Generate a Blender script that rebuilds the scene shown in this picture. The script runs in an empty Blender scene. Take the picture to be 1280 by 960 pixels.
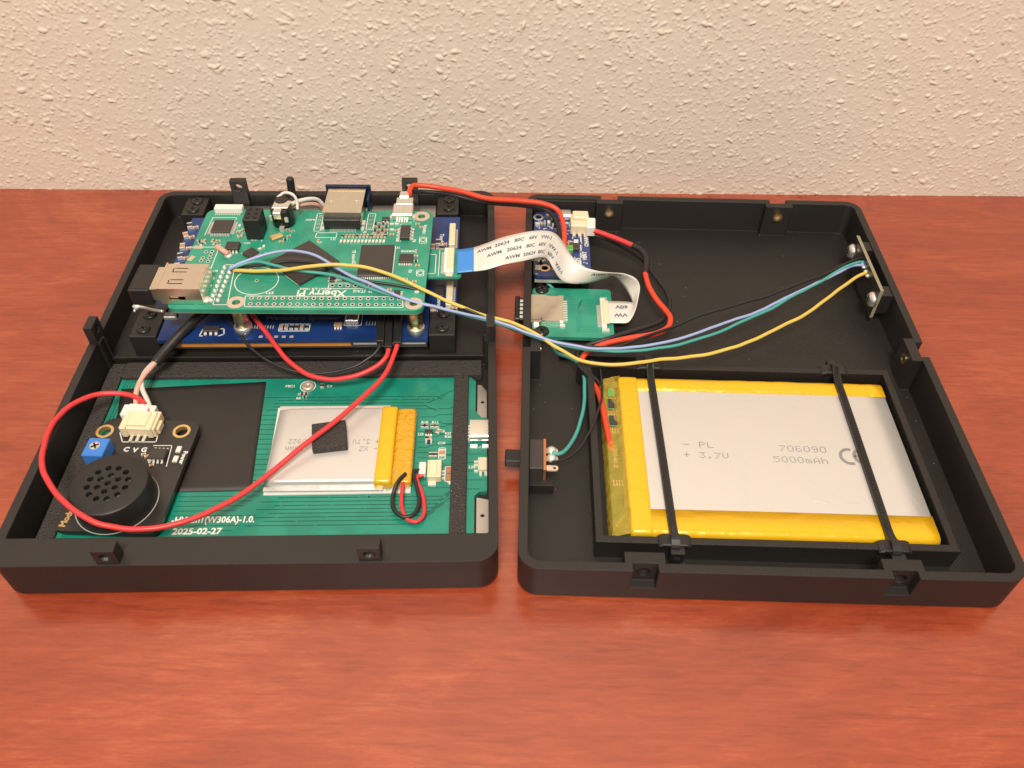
import bpy, bmesh, math, random
import numpy as np
from mathutils import Vector, Matrix, noise
random.seed(7)
rng = np.random.default_rng(11)
R = math.radians
MM = 0.001
scene = bpy.context.scene
col = scene.collection

# ------------------------------------------------------------------ camera, world, lamps, exposure
F_PX, PITCH, ROLL, CAM_H = 1041.58, R(46.138), R(0.939), 207.4      # measured from the known sizes of the boards and the cell
fw = Vector((0, math.cos(PITCH), -math.sin(PITCH)))
rt0 = Vector((1, 0, 0)); up0 = rt0.cross(fw)
rt = rt0 * math.cos(ROLL) + up0 * math.sin(ROLL)
up = up0 * math.cos(ROLL) - rt0 * math.sin(ROLL)
CAM = Vector((0, 0, CAM_H))
cd = bpy.data.cameras.new('camera'); cam = bpy.data.objects.new('camera', cd); col.objects.link(cam)
cd.sensor_width = 36; cd.lens = F_PX / 1280 * 36; cd.clip_start = 0.005; cd.clip_end = 20
m3 = Matrix((rt, up, -fw)).transposed()
cam.matrix_world = Matrix.Translation(CAM * MM) @ m3.to_4x4()
cd.dof.use_dof = True; cd.dof.focus_distance = 0.285; cd.dof.aperture_fstop = 30
scene.camera = cam

world = bpy.data.worlds.new('World'); scene.world = world; world.use_nodes = True
bg = world.node_tree.nodes['Background']; bg.inputs[0].default_value = (1.0, .90, .80, 1); bg.inputs[1].default_value = .33

def area(name, loc, target, size, power, colr):
    l = bpy.data.lights.new(name, 'AREA'); l.shape = 'DISK'; l.size = size; l.energy = power; l.color = colr
    o = bpy.data.objects.new(name, l); col.objects.link(o); o.location = loc
    o.rotation_euler = (Vector(target) - Vector(loc)).to_track_quat('-Z', 'Y').to_euler()
    return o
area('ceiling_lamp', (-.04, -.38, .98), (0.0, .22, 0), .34, 13.8, (1, .915, .80))

vs = scene.view_settings
vs.view_transform = 'Standard'; vs.look = 'None'; vs.exposure = 0.15; vs.gamma = 1.0; vs.use_curve_mapping = False
scene.render.engine = 'CYCLES'
scene.cycles.max_bounces = 8
scene.cycles.use_denoising = True

# ------------------------------------------------------------------ measuring: photo pixel + height (mm) -> place on the table (mm)
def at(px, py, z):
    d = fw * F_PX + rt * (px - 640) - up * (py - 480)
    return CAM + d * ((z - CAM_H) / d.z)

class Frame:
    def __init__(s, x, y, a): s.x, s.y, s.a = x, y, a; s.c, s.s = math.cos(a), math.sin(a)
    def loc(s, w): dx, dy = w[0]-s.x, w[1]-s.y; return Vector((s.c*dx+s.s*dy, -s.s*dx+s.c*dy, w[2]))
    def px(s, px, py, z): return s.loc(at(px, py, z))
    def mat(s): return Matrix.Translation((s.x*MM, s.y*MM, 0)) @ Matrix.Rotation(s.a, 4, 'Z')
    def world(s, v): return Vector((s.x+s.c*v[0]-s.s*v[1], s.y+s.s*v[0]+s.c*v[1], v[2]))
WF = Frame(0, 0, 0)
LF = Frame(-138.27, 115.07, R(1.916))      # case half with the boards
RF = Frame(2.27, 117.51, R(-.771))         # case half with the big cell
W, D, H = 135.5, 175.7, 15.0

# ------------------------------------------------------------------ materials
MATS = {}
def nd(nt, t, **kw):
    n = nt.nodes.new(t)
    for k, v in kw.items(): setattr(n, k, v)
    return n
def mat(name, color, rough=.5, metal=0., spec=.5, var=.0, vscale=300., bump=0., bscale=2000., trans=0., coat=0., ior=None, alpha=1.):
    if name in MATS: return MATS[name]
    m = bpy.data.materials.new(name); m.use_nodes = True; nt = m.node_tree; b = nt.nodes['Principled BSDF']
    b.inputs['Base Color'].default_value = (*color, 1); b.inputs['Roughness'].default_value = rough
    b.inputs['Metallic'].default_value = metal; b.inputs['Specular IOR Level'].default_value = spec
    if trans: b.inputs['Transmission Weight'].default_value = trans
    if coat: b.inputs['Coat Weight'].default_value = coat; b.inputs['Coat Roughness'].default_value = .08
    if ior: b.inputs['IOR'].default_value = ior
    b.inputs['Alpha'].default_value = alpha
    tc = nd(nt, 'ShaderNodeTexCoord')
    if var:
        n = nd(nt, 'ShaderNodeTexNoise'); n.inputs['Scale'].default_value = vscale; n.inputs['Detail'].default_value = 5
        nt.links.new(tc.outputs['Object'], n.inputs['Vector'])
        mx = nd(nt, 'ShaderNodeMix', data_type='RGBA')
        nt.links.new(n.outputs['Fac'], mx.inputs['Factor'])
        mx.inputs[6].default_value = (*[c*(1-var) for c in color], 1); mx.inputs[7].default_value = (*[min(1, c*(1+var)) for c in color], 1)
        nt.links.new(mx.outputs[2], b.inputs['Base Color'])
        mr = nd(nt, 'ShaderNodeMapRange'); mr.inputs['To Min'].default_value = max(.02, rough-.12); mr.inputs['To Max'].default_value = min(1, rough+.12)
        nt.links.new(n.outputs['Fac'], mr.inputs['Value']); nt.links.new(mr.outputs[0], b.inputs['Roughness'])
    if bump:
        n = nd(nt, 'ShaderNodeTexNoise'); n.inputs['Scale'].default_value = bscale; n.inputs['Detail'].default_value = 3
        nt.links.new(tc.outputs['Object'], n.inputs['Vector'])
        bp = nd(nt, 'ShaderNodeBump'); bp.inputs['Strength'].default_value = bump; bp.inputs['Distance'].default_value = .0002
        nt.links.new(n.outputs['Fac'], bp.inputs['Height']); nt.links.new(bp.outputs[0], b.inputs['Normal'])
    MATS[name] = m; return m

def mat_print():
    """black printed plastic: layer lines on upright faces, diagonal top fill on level ones"""
    m = bpy.data.materials.new('printed_plastic'); m.use_nodes = True; nt = m.node_tree; b = nt.nodes['Principled BSDF']; L = nt.links.new
    b.inputs['Roughness'].default_value = .46; b.inputs['Specular IOR Level'].default_value = .6
    tc = nd(nt, 'ShaderNodeTexCoord'); geo = nd(nt, 'ShaderNodeNewGeometry')
    sep = nd(nt, 'ShaderNodeSeparateXYZ'); L(tc.outputs['Object'], sep.inputs[0])
    sn = nd(nt, 'ShaderNodeSeparateXYZ'); L(geo.outputs['Normal'], sn.inputs[0])
    ab = nd(nt, 'ShaderNodeMath', operation='ABSOLUTE'); L(sn.outputs[2], ab.inputs[0])
    lv = nd(nt, 'ShaderNodeMath', operation='GREATER_THAN'); L(ab.outputs[0], lv.inputs[0]); lv.inputs[1].default_value = .95
    def wave(src, per):
        k = nd(nt, 'ShaderNodeMath', operation='MULTIPLY'); L(src, k.inputs[0]); k.inputs[1].default_value = 2*math.pi/per
        s = nd(nt, 'ShaderNodeMath', operation='SINE'); L(k.outputs[0], s.inputs[0]); return s.outputs[0]
    xy = nd(nt, 'ShaderNodeMath', operation='SUBTRACT'); L(sep.outputs[0], xy.inputs[0]); L(sep.outputs[1], xy.inputs[1])
    mx = nd(nt, 'ShaderNodeMix', data_type='FLOAT'); L(lv.outputs[0], mx.inputs[0]); L(wave(sep.outputs[2], .00032), mx.inputs[2]); L(wave(xy.outputs[0], .00088), mx.inputs[3])
    n = nd(nt, 'ShaderNodeTexNoise'); n.inputs['Scale'].default_value = 1500; L(tc.outputs['Object'], n.inputs['Vector'])
    ad = nd(nt, 'ShaderNodeMath', operation='ADD'); L(mx.outputs[0], ad.inputs[0]); L(n.outputs['Fac'], ad.inputs[1])
    bv = nd(nt, 'ShaderNodeBevel'); bv.samples = 3; bv.inputs['Radius'].default_value = .0004
    bp = nd(nt, 'ShaderNodeBump'); bp.inputs['Strength'].default_value = .45; bp.inputs['Distance'].default_value = .00007
    L(ad.outputs[0], bp.inputs['Height']); L(bv.outputs[0], bp.inputs['Normal']); L(bp.outputs[0], b.inputs['Normal'])
    n2 = nd(nt, 'ShaderNodeTexNoise'); n2.inputs['Scale'].default_value = 60; n2.inputs['Detail'].default_value = 4; L(tc.outputs['Object'], n2.inputs['Vector'])
    cr = nd(nt, 'ShaderNodeValToRGB'); L(n2.outputs['Fac'], cr.inputs[0])
    cr.color_ramp.elements[0].color = (.011, .009, .0078, 1); cr.color_ramp.elements[1].color = (.0185, .0152, .0132, 1)
    L(cr.outputs[0], b.inputs['Base Color'])
    return m
MATS['print'] = mat_print()

def mat_wood():
    m = bpy.data.materials.new('red_stained_wood'); m.use_nodes = True; nt = m.node_tree; b = nt.nodes['Principled BSDF']; L = nt.links.new
    tc = nd(nt, 'ShaderNodeTexCoord')
    def noise_(scale, sx, sy, det=5, rough=.6, dist=0.):
        mp = nd(nt, 'ShaderNodeMapping'); mp.inputs['Scale'].default_value = (sx, sy, 1); L(tc.outputs['Object'], mp.inputs[0])
        n = nd(nt, 'ShaderNodeTexNoise'); n.inputs['Scale'].default_value = scale; n.inputs['Detail'].default_value = det
        n.inputs['Roughness'].default_value = rough; n.inputs['Distortion'].default_value = dist; L(mp.outputs[0], n.inputs['Vector']); return n.outputs['Fac']
    broad = noise_(11, .7, 1.2, 8, .66, 1.6); streak = noise_(40, .30, 1.9, 8, .74, 1.4); fine = noise_(300, .24, 2.0, 6, .85, .4)
    pores = noise_(620, .11, 1.5, 3, .6); blot = noise_(22, 1, 1.2, 5, .6, .5)
    cr = nd(nt, 'ShaderNodeValToRGB'); e = cr.color_ramp.elements
    e[0].position = .37; e[0].color = (.215, .029, .012, 1); e[1].position = .64; e[1].color = (.47, .115, .045, 1)
    mid = e.new(.52); mid.color = (.345, .058, .022, 1)
    def mixf(a, c, f):
        x = nd(nt, 'ShaderNodeMix', data_type='FLOAT'); x.inputs[0].default_value = f; L(a, x.inputs[2]); L(c, x.inputs[3]); return x.outputs[0]
    h = mixf(mixf(broad, streak, .38), fine, .36); L(h, cr.inputs[0])
    pr = nd(nt, 'ShaderNodeMapRange'); pr.inputs['From Min'].default_value = .56; pr.inputs['From Max'].default_value = .66; pr.inputs['To Min'].default_value = 0; pr.inputs['To Max'].default_value = .30; L(pores, pr.inputs[0])
    mx = nd(nt, 'ShaderNodeMix', data_type='RGBA'); L(pr.outputs[0], mx.inputs['Factor']); L(cr.outputs[0], mx.inputs[6]); mx.inputs[7].default_value = (.13, .025, .014, 1)
    # pale nicks and dust
    mp = nd(nt, 'ShaderNodeMapping'); mp.inputs['Scale'].default_value = (.5, 1, 1); L(tc.outputs['Object'], mp.inputs[0])
    vo = nd(nt, 'ShaderNodeTexVoronoi'); vo.inputs['Scale'].default_value = 26; L(mp.outputs[0], vo.inputs['Vector'])
    ls = nd(nt, 'ShaderNodeMath', operation='LESS_THAN'); L(vo.outputs['Distance'], ls.inputs[0]); ls.inputs[1].default_value = .017
    mx2 = nd(nt, 'ShaderNodeMix', data_type='RGBA'); L(ls.outputs[0], mx2.inputs['Factor']); L(mx.outputs[2], mx2.inputs[6]); mx2.inputs[7].default_value = (.75, .42, .28, 1)
    L(mx2.outputs[2], b.inputs['Base Color'])
    rr = nd(nt, 'ShaderNodeMapRange'); rr.inputs['To Min'].default_value = .10; rr.inputs['To Max'].default_value = .30; L(mixf(blot, fine, .4), rr.inputs[0]); L(rr.outputs[0], b.inputs['Roughness'])
    b.inputs['Specular IOR Level'].default_value = .95
    bp = nd(nt, 'ShaderNodeBump'); bp.inputs['Strength'].default_value = .4; bp.inputs['Distance'].default_value = .00012; L(mixf(fine, pores, .5), bp.inputs['Height']); L(bp.outputs[0], b.inputs['Normal'])
    return m
MATS['wood'] = mat_wood()

def mat_pcb(name, c1, c2):
    m = mat(name, c1, .34, var=.0); nt = m.node_tree; b = nt.nodes['Principled BSDF']; L = nt.links.new
    tc = nd(nt, 'ShaderNodeTexCoord'); br = nd(nt, 'ShaderNodeTexNoise'); br.inputs['Scale'].default_value = 70; br.inputs['Detail'].default_value = 3; L(tc.outputs['Object'], br.inputs['Vector'])
    cr = nd(nt, 'ShaderNodeValToRGB'); cr.color_ramp.interpolation = 'EASE'; e = cr.color_ramp.elements
    e[0].position = .42; e[0].color = (*c1, 1); e[1].position = .56; e[1].color = (*c2, 1); L(br.outputs['Fac'], cr.inputs[0]); L(cr.outputs[0], b.inputs['Base Color'])
    b.inputs['Roughness'].default_value = .3; b.inputs['Specular IOR Level'].default_value = .65
    return m
mat_pcb('pcb_green', (.020, .245, .160), (.030, .305, .200))
mat_pcb('pcb_teal', (.006, .205, .140), (.010, .245, .170))
mat_pcb('pcb_blue', (.008, .028, .125), (.010, .040, .165))
mat_pcb('pcb_charger', (.020, .035, .14), (.03, .05, .19))
mat_pcb('pcb_dark', (.020, .018, .017), (.026, .023, .021))
mat('pcb_edge', (.30, .26, .16), .6, var=.15)
mat('trace_green', (.010, .25, .175), .35); mat('trace_teal', (.003, .085, .060), .35); mat('trace_pale', (.012, .24, .17), .35)
mat('silk', (.72, .72, .66), .6); mat('silk_grey', (.42, .42, .39), .6); mat('silk_dim', (.18, .20, .25), .6)
mat('solder', (.80, .77, .70), .36, .55, var=.1, vscale=1500); mat('gold', (.90, .62, .28), .35, .8); mat('brass', (.66, .52, .30), .3, 1., var=.15, vscale=900)
mat('tin', (.78, .62, .50), .42, .6, var=.08, vscale=700); mat('steel', (.92, .88, .80), .28, .92, var=.06, vscale=500, bump=.15, bscale=900)
mat('steel_warm', (.86, .77, .65), .24, 1., var=.05, vscale=300, bump=.08, bscale=300); mat('chrome', (.8, .78, .74), .12, 1.)
mat('chip', (.045, .037, .033), .42, var=.1, vscale=800, bump=.25, bscale=6000); mat('black_plastic', (.018, .016, .015), .42, var=.1, vscale=400); mat('gloss_black', (.012, .011, .011), .18)
mat('screw_black', (.03, .027, .025), .3, .3); mat('hole_black', (.004, .004, .004), .8)
mat('cream', (.80, .67, .45), .42, var=.05, vscale=500); mat('white_plastic', (.80, .76, .68), .4, var=.04, vscale=300); mat('beige_plastic', (.70, .60, .44), .45)
mat('pot_blue', (.045, .20, .62), .4, var=.06, vscale=500); mat('ribbon', (.74, .69, .63), .38, var=.03, vscale=150); mat('ribbon_blue', (.05, .25, .68), .4); mat('ink', (.10, .12, .17), .6); mat('ink_grey', (.25, .23, .22), .7)
mat('tape_black', (.026, .022, .020), .52, var=.12, vscale=90, bump=.25, bscale=250)
mat('paper', (.72, .70, .66), .5); mat('orange_film', (.62, .25, .05), .3, var=.25, vscale=300); mat('lcd_silver', (.6, .58, .55), .3, 1.)
mat('cap_tan', (.45, .25, .13), .5); mat('res_dark', (.035, .03, .03), .4); mat('pink', (.74, .36, .27), .45); mat('copper', (.62, .27, .14), .35, .8)
for n_, c_ in (('red', (.72, .045, .048)), ('orange_red', (.78, .065, .025)), ('black', (.020, .018, .018)), ('yellow', (.72, .50, .10)), ('lavender', (.33, .40, .66)), ('teal', (.07, .34, .30)), ('white', (.75, .68, .62)), ('pinkwire', (.75, .42, .33))):
    mat('wire_'+n_, c_, .42, var=.04, vscale=200)
mat('green_term', (.13, .36, .08), .4)
mat('pcb_navy', (.005, .012, .05), .3)

def mat_foam():
    m = mat('foam', (.042, .035, .031), .8); nt = m.node_tree; b = nt.nodes['Principled BSDF']; L = nt.links.new
    tc = nd(nt, 'ShaderNodeTexCoord'); n = nd(nt, 'ShaderNodeTexVoronoi'); n.inputs['Scale'].default_value = 1500; L(tc.outputs['Object'], n.inputs['Vector'])
    bp = nd(nt, 'ShaderNodeBump'); bp.inputs['Strength'].default_value = .8; bp.inputs['Distance'].default_value = .0005; L(n.outputs['Distance'], bp.inputs['Height']); L(bp.outputs[0], b.inputs['Normal'])
    sp = nd(nt, 'ShaderNodeTexNoise'); sp.inputs['Scale'].default_value = 900; L(tc.outputs['Object'], sp.inputs['Vector'])
    gt = nd(nt, 'ShaderNodeMapRange'); gt.inputs['From Min'].default_value = .56; gt.inputs['From Max'].default_value = .66; gt.inputs['To Min'].default_value = .8; gt.inputs['To Max'].default_value = .12; L(sp.outputs['Fac'], gt.inputs[0]); L(gt.outputs[0], b.inputs['Roughness'])
    return m
mat_foam()

def mat_foil(name, color, rough, metal, wrinkle, wscale, coat=0.):
    """soft pouch foil or film with shallow creases"""
    m = mat(name, color, rough, metal, coat=coat); nt = m.node_tree; b = nt.nodes['Principled BSDF']; L = nt.links.new
    tc = nd(nt, 'ShaderNodeTexCoord'); n = nd(nt, 'ShaderNodeTexNoise'); n.inputs['Scale'].default_value = wscale; n.inputs['Detail'].default_value = 4; n.inputs['Distortion'].default_value = 1.2; L(tc.outputs['Object'], n.inputs['Vector'])
    bp = nd(nt, 'ShaderNodeBump'); bp.inputs['Strength'].default_value = wrinkle; bp.inputs['Distance'].default_value = .0012; L(n.outputs['Fac'], bp.inputs['Height']); L(bp.outputs[0], b.inputs['Normal'])
    return m
mat_foil('pouch', (.68, .645, .615), .34, .42, .34, 34)
mat_foil('kapton', (.80, .45, .010), .3, .1, .4, 110, .3)
mat_foil('kapton_deep', (.72, .36, .012), .2, .15, .8, 240, .6)
mat_foil('kapton_clear', (.70, .50, .06), .16, .1, .6, 200, .6)
MATS['kapton_clear'].node_tree.nodes['Principled BSDF'].inputs['Alpha'].default_value = .36

def mat_wall():
    m = bpy.data.materials.new('painted_stucco'); m.use_nodes = True; nt = m.node_tree; b = nt.nodes['Principled BSDF']; L = nt.links.new
    tc = nd(nt, 'ShaderNodeTexCoord'); n = nd(nt, 'ShaderNodeTexNoise'); n.inputs['Scale'].default_value = 420; n.inputs['Detail'].default_value = 6; L(tc.outputs['Object'], n.inputs['Vector'])
    bp = nd(nt, 'ShaderNodeBump'); bp.inputs['Strength'].default_value = .35; bp.inputs['Distance'].default_value = .0006; L(n.outputs['Fac'], bp.inputs['Height']); L(bp.outputs[0], b.inputs['Normal'])
    n2 = nd(nt, 'ShaderNodeTexNoise'); n2.inputs['Scale'].default_value = 9; L(tc.outputs['Object'], n2.inputs['Vector'])
    cr = nd(nt, 'ShaderNodeValToRGB'); L(n2.outputs['Fac'], cr.inputs[0]); cr.color_ramp.elements[0].color = (.69, .60, .495, 1); cr.color_ramp.elements[1].color = (.745, .665, .555, 1); L(cr.outputs[0], b.inputs['Base Color'])
    b.inputs['Roughness'].default_value = .62
    return m
MATS['stucco'] = mat_wall()

# ------------------------------------------------------------------ mesh helpers (millimetres in, metres out)
def rrect(x0, x1, y0, y1, r, n=6):
    out = []
    for cx, cy, a0 in ((x1-r, y0+r, -90), (x1-r, y1-r, 0), (x0+r, y1-r, 90), (x0+r, y0+r, 180)):
        for i in range(n+1):
            a = R(a0 + 90*i/n); out.append((cx+r*math.cos(a), cy+r*math.sin(a)))
    return out
def spline(pts, per=8):
    P = [Vector(p) for p in pts]; P = [P[0]*2-P[1]] + P + [P[-1]*2-P[-2]]; out = []
    for i in range(1, len(P)-2):
        a, b, c, d = P[i-1:i+3]
        for k in range(per):
            t = k/per; out.append(.5*((2*b)+(c-a)*t+(2*a-5*b+4*c-d)*t*t+(3*b-a-3*c+d)*t**3))
    out.append(P[-2]); return out

class G:
    def __init__(s): s.v = []; s.f = []; s.m = []; s.s = []
    def add(s, v, f, m=0, smooth=False):
        o = len(s.v); s.v += [Vector(p) for p in v]
        for q in f: s.f.append([o+i for i in q]); s.m.append(m); s.s.append(smooth)
        return s
    def loft(s, rings, m=0, smooth=False, caps=True):
        n = len(rings[0]); v = [p for r in rings for p in r]; f = []
        for k in range(len(rings)-1):
            for i in range(n):
                j = (i+1) % n; f.append([k*n+i, k*n+j, (k+1)*n+j, (k+1)*n+i])
        o = len(s.v); s.add(v, f, m, smooth)
        if caps:
            s.f.append([o+i for i in reversed(range(n))]); s.m.append(m); s.s.append(False)
            s.f.append([o+(len(rings)-1)*n+i for i in range(n)]); s.m.append(m); s.s.append(False)
        return s
    def prism(s, pts, z0, z1, m=0, smooth=False): return s.loft([[(x, y, z0) for x, y in pts], [(x, y, z1) for x, y in pts]], m, smooth)
    def box(s, x0, x1, y0, y1, z0, z1, m=0): return s.prism([(x0, y0), (x1, y0), (x1, y1), (x0, y1)], z0, z1, m)
    def cbox(s, c, sx, sy, sz, rot=0, m=0):
        ca, sa = math.cos(rot), math.sin(rot); x, y, z = c
        return s.prism([(x+ca*u-sa*v, y+sa*u+ca*v) for u, v in ((-sx/2, -sy/2), (sx/2, -sy/2), (sx/2, sy/2), (-sx/2, sy/2))], z, z+sz, m)
    def cyl(s, c, r, h, n=20, m=0, axis=(0, 0, 1), r2=None):
        q = Vector(axis).to_track_quat('Z', 'Y'); c = Vector(c); r2 = r if r2 is None else r2
        rings = [[c + q @ Vector((rr*math.cos(2*math.pi*i/n), rr*math.sin(2*math.pi*i/n), z)) for i in range(n)] for rr, z in ((r, 0), (r2, h))]
        return s.loft(rings, m, True)
    def lathe(s, c, prof, n=24, m=0, axis=(0, 0, 1)):
        q = Vector(axis).to_track_quat('Z', 'Y'); c = Vector(c)
        return s.loft([[c + q @ Vector((rr*math.cos(2*math.pi*i/n), rr*math.sin(2*math.pi*i/n), z)) for i in range(n)] for rr, z in prof], m, True)
    def annulus(s, c, r0, r1, h, n=20, m=0, axis=(0, 0, 1)):
        q = Vector(axis).to_track_quat('Z', 'Y'); c = Vector(c); rg = []
        for rr, z in ((r0, 0), (r1, 0), (r1, h), (r0, h), (r0, 0)):
            rg.append([c + q @ Vector((rr*math.cos(2*math.pi*i/n), rr*math.sin(2*math.pi*i/n), z)) for i in range(n)])
        return s.loft(rg[:-1] + [rg[0]], m, False, caps=False)
    def tube(s, pts, r, n=9, m=0):
        pts = [Vector(p) for p in pts]; rings = []; up_ = Vector((0, 0, 1)); prev = None
        for i, p in enumerate(pts):
            t = (pts[min(i+1, len(pts)-1)]-pts[max(i-1, 0)]).normalized()
            a = t.cross(up_) if prev is None else prev - t*prev.dot(t)
            if a.length < 1e-4: a = t.cross(Vector((0, 1, 0)))
            a.normalize(); prev = a; b = t.cross(a)
            rr = r[i] if isinstance(r, (list, tuple)) else r
            rings.append([p + a*(rr*math.cos(2*math.pi*k/n)) + b*(rr*math.sin(2*math.pi*k/n)) for k in range(n)])
        return s.loft(rings, m, True)
    def strip(s, a, b, w, z, h=.03, m=0):
        a, b = Vector(a[:2]), Vector(b[:2]); d = (b-a).normalized(); n = Vector((-d.y, d.x))*w/2; e = d*w/2*.9
        return s.prism([(a-n-e)[:], (b-n+e)[:], (b+n+e)[:], (a+n-e)[:]], z, z+h, m)
    def path(s, pts, w, z, h=.03, m=0):
        for a, b in zip(pts, pts[1:]): s.strip(a, b, w, z, h, m)
        return s
    def xf(s, M): s.v = [M @ p for p in s.v]; return s
    def merge(s, o): 
        k = len(s.v); s.v += o.v; s.f += [[i+k for i in q] for q in o.f]; s.m += o.m; s.s += o.s; return s
    def mesh(s, name, off=Vector((0, 0, 0)), bevel=0, seg=1):
        me = bpy.data.meshes.new(name); me.from_pydata([(p-off)*MM for p in s.v], [], s.f)
        me.polygons.foreach_set('material_index', s.m); me.polygons.foreach_set('use_smooth', s.s)
        bm = bmesh.new(); bm.from_mesh(me)
        bmesh.ops.recalc_face_normals(bm, faces=bm.faces)
        if bevel:
            ed = [e for e in bm.edges if len(e.link_faces) == 2 and e.calc_face_angle(0) > .6]
            bmesh.ops.bevel(bm, geom=ed, offset=bevel*MM, segments=seg, profile=.6, affect='EDGES', clamp_overlap=True)
        bm.to_mesh(me); bm.free(); me.update(); return me

def link(o, parent=None):
    col.objects.link(o); o.parent = parent; return o
def boolean(me, others, op='DIFFERENCE'):
    a = bpy.data.objects.new('tmp', me); col.objects.link(a); tmp = [a]
    for g in others:
        b = bpy.data.objects.new('tmpb', g); col.objects.link(b); tmp.append(b)
        md = a.modifiers.new('b', 'BOOLEAN'); md.operation = op; md.object = b; md.solver = 'EXACT'; md.use_self = False
    bpy.context.view_layer.update()
    out = bpy.data.meshes.new_from_object(a.evaluated_get(bpy.context.evaluated_depsgraph_get()))
    for t in tmp: bpy.data.objects.remove(t)
    return out
def sharp(me, ang=35):
    bm = bmesh.new(); bm.from_mesh(me)
    for f in bm.faces: f.smooth = True
    for e in bm.edges: e.smooth = not (len(e.link_faces) == 2 and e.calc_face_angle(0) > R(ang))
    bm.to_mesh(me); bm.free()

ORG = {}
def thing(name, label, cat, frame, o, group=None):
    e = bpy.data.objects.new(name, None); link(e); e.empty_display_size = .01
    e.matrix_world = frame.mat() @ Matrix.Translation(Vector(o)*MM); ORG[e.name] = Vector(o)
    tag(e, label, cat, group); return e
def tag(o, label, cat, group=None, kind=None):
    if label: o['label'] = label
    if cat: o['category'] = cat
    if group: o['group'] = group
    if kind: o['kind'] = kind
    return o
def org(o):
    while o.parent is not None: o = o.parent
    return ORG[o.name]
def part(name, g, mats, parent, bevel=0, seg=1, cut=None, add=None, kind=None, label=None, auto=False):
    """one mesh, given in the frame's millimetres, under a thing or a part of it"""
    off = org(parent)
    if isinstance(mats, str): mats = [mats]
    me = g.mesh(name, off, 0 if (cut or add) else bevel, seg)
    for m in mats: me.materials.append(MATS[m])
    if add: me = boolean(me, [q.mesh('c', off) for q in add], 'UNION')
    if cut: me = boolean(me, [q.mesh('c', off) for q in cut])
    if (cut or add) and not me.materials:
        for m in mats: me.materials.append(MATS[m])
    if auto: sharp(me)
    o = bpy.data.objects.new(name, me); link(o, parent)
    if kind: o['kind'] = kind
    if label: o['label'] = label
    return o
def single(name, g, mats, label, cat, group=None, kind=None, bevel=0, frame=WF):
    """a thing that is one mesh"""
    if isinstance(mats, str): mats = [mats]
    lo = Vector((sum(p.x for p in g.v)/len(g.v), sum(p.y for p in g.v)/len(g.v), min(p.z for p in g.v)))
    me = g.mesh(name, lo, bevel)
    for m in mats: me.materials.append(MATS[m])
    o = bpy.data.objects.new(name, me); link(o); o.matrix_world = frame.mat() @ Matrix.Translation(lo*MM)
    return tag(o, label, cat, group, kind)

def text_g(s, size, at_, rot=0, h=.04, sx=1., align='CENTER', bold=0., shear=0.):
    cu = bpy.data.curves.new('txt', 'FONT'); cu.body = s; cu.size = 1; cu.align_x = align; cu.align_y = 'CENTER'; cu.resolution_u = 2; cu.offset = bold; cu.shear = shear
    o = bpy.data.objects.new('txt', cu); col.objects.link(o); bpy.context.view_layer.update()
    me = bpy.data.meshes.new_from_object(o.evaluated_get(bpy.context.evaluated_depsgraph_get()))
    g = G(); ca, sa = math.cos(rot), math.sin(rot); vs_ = []
    for v in me.vertices:
        x, y = v.co.x*size*sx, v.co.y*size; vs_.append((at_[0]+ca*x-sa*y, at_[1]+sa*x+ca*y, at_[2]+h))
    g.add(vs_, [list(p.vertices) for p in me.polygons])
    bpy.data.objects.remove(o); bpy.data.curves.remove(cu); bpy.data.meshes.remove(me); return g

DOT = {'-': '00000,00000,00000,11111,00000,00000,00000', '+': '00000,00100,00100,11111,00100,00100,00000', 'P': '11110,10001,10001,11110,10000,10000,10000',
 'L': '10000,10000,10000,10000,10000,10000,11111', '3': '11111,00010,00100,00010,00001,10001,01110', '.': '00000,00000,00000,00000,00000,01100,01100', '7': '11111,00001,00010,00100,00100,01000,01000',
 'V': '10001,10001,10001,10001,10001,01010,00100', '0': '01110,10001,10001,10001,10001,10001,01110', '6': '01110,10000,10000,11110,10001,10001,01110', '9': '01110,10001,10001,01111,00001,00001,01110',
 '5': '11111,10000,11110,00001,00001,10001,01110', 'm': '00000,00000,11010,10101,10101,10101,10101', 'A': '00100,01010,10001,10001,11111,10001,10001', 'h': '10000,10000,10110,11001,10001,10001,10001',
 'X': '10001,10001,01010,00100,01010,10001,10001', 'Z': '11111,00001,00010,00100,01000,10000,11111', '2': '01110,10001,00001,00010,00100,01000,11111'}
def dots(g, s, x, y, z, cw, ch, rot=0, gap=.45):
    """ink-jet date-code lettering: 5 x 7 dots a letter, cw x ch mm"""
    px_, py_ = cw/5, ch/7; ca, sa = math.cos(rot), math.sin(rot); X = 0
    for c in s:
        if c in DOT:
            for r_, row in enumerate(DOT[c].split(',')):
                for k, b in enumerate(row):
                    if b == '1':
                        u, v = X+k*px_, -(r_*py_); g.cbox((x+ca*u-sa*v, y+sa*u+ca*v, z), px_*.86, py_*.62, .02, rot)
        X += cw*(1+gap)
    return g

# ------------------------------------------------------------------ setting: table and textured wall
g = G(); g.add([(-1500, -700, 0), (1500, -700, 0), (1500, 330, 0), (-1500, 330, 0), (-1500, -700, -30), (1500, -700, -30), (1500, 330, -30), (-1500, 330, -30)],
     [[0, 1, 2, 3], [7, 6, 5, 4], [0, 4, 5, 1], [1, 5, 6, 2], [2, 6, 7, 3], [3, 7, 4, 0]])
t = single('table', g, 'wood', None, None, kind='structure')

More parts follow.
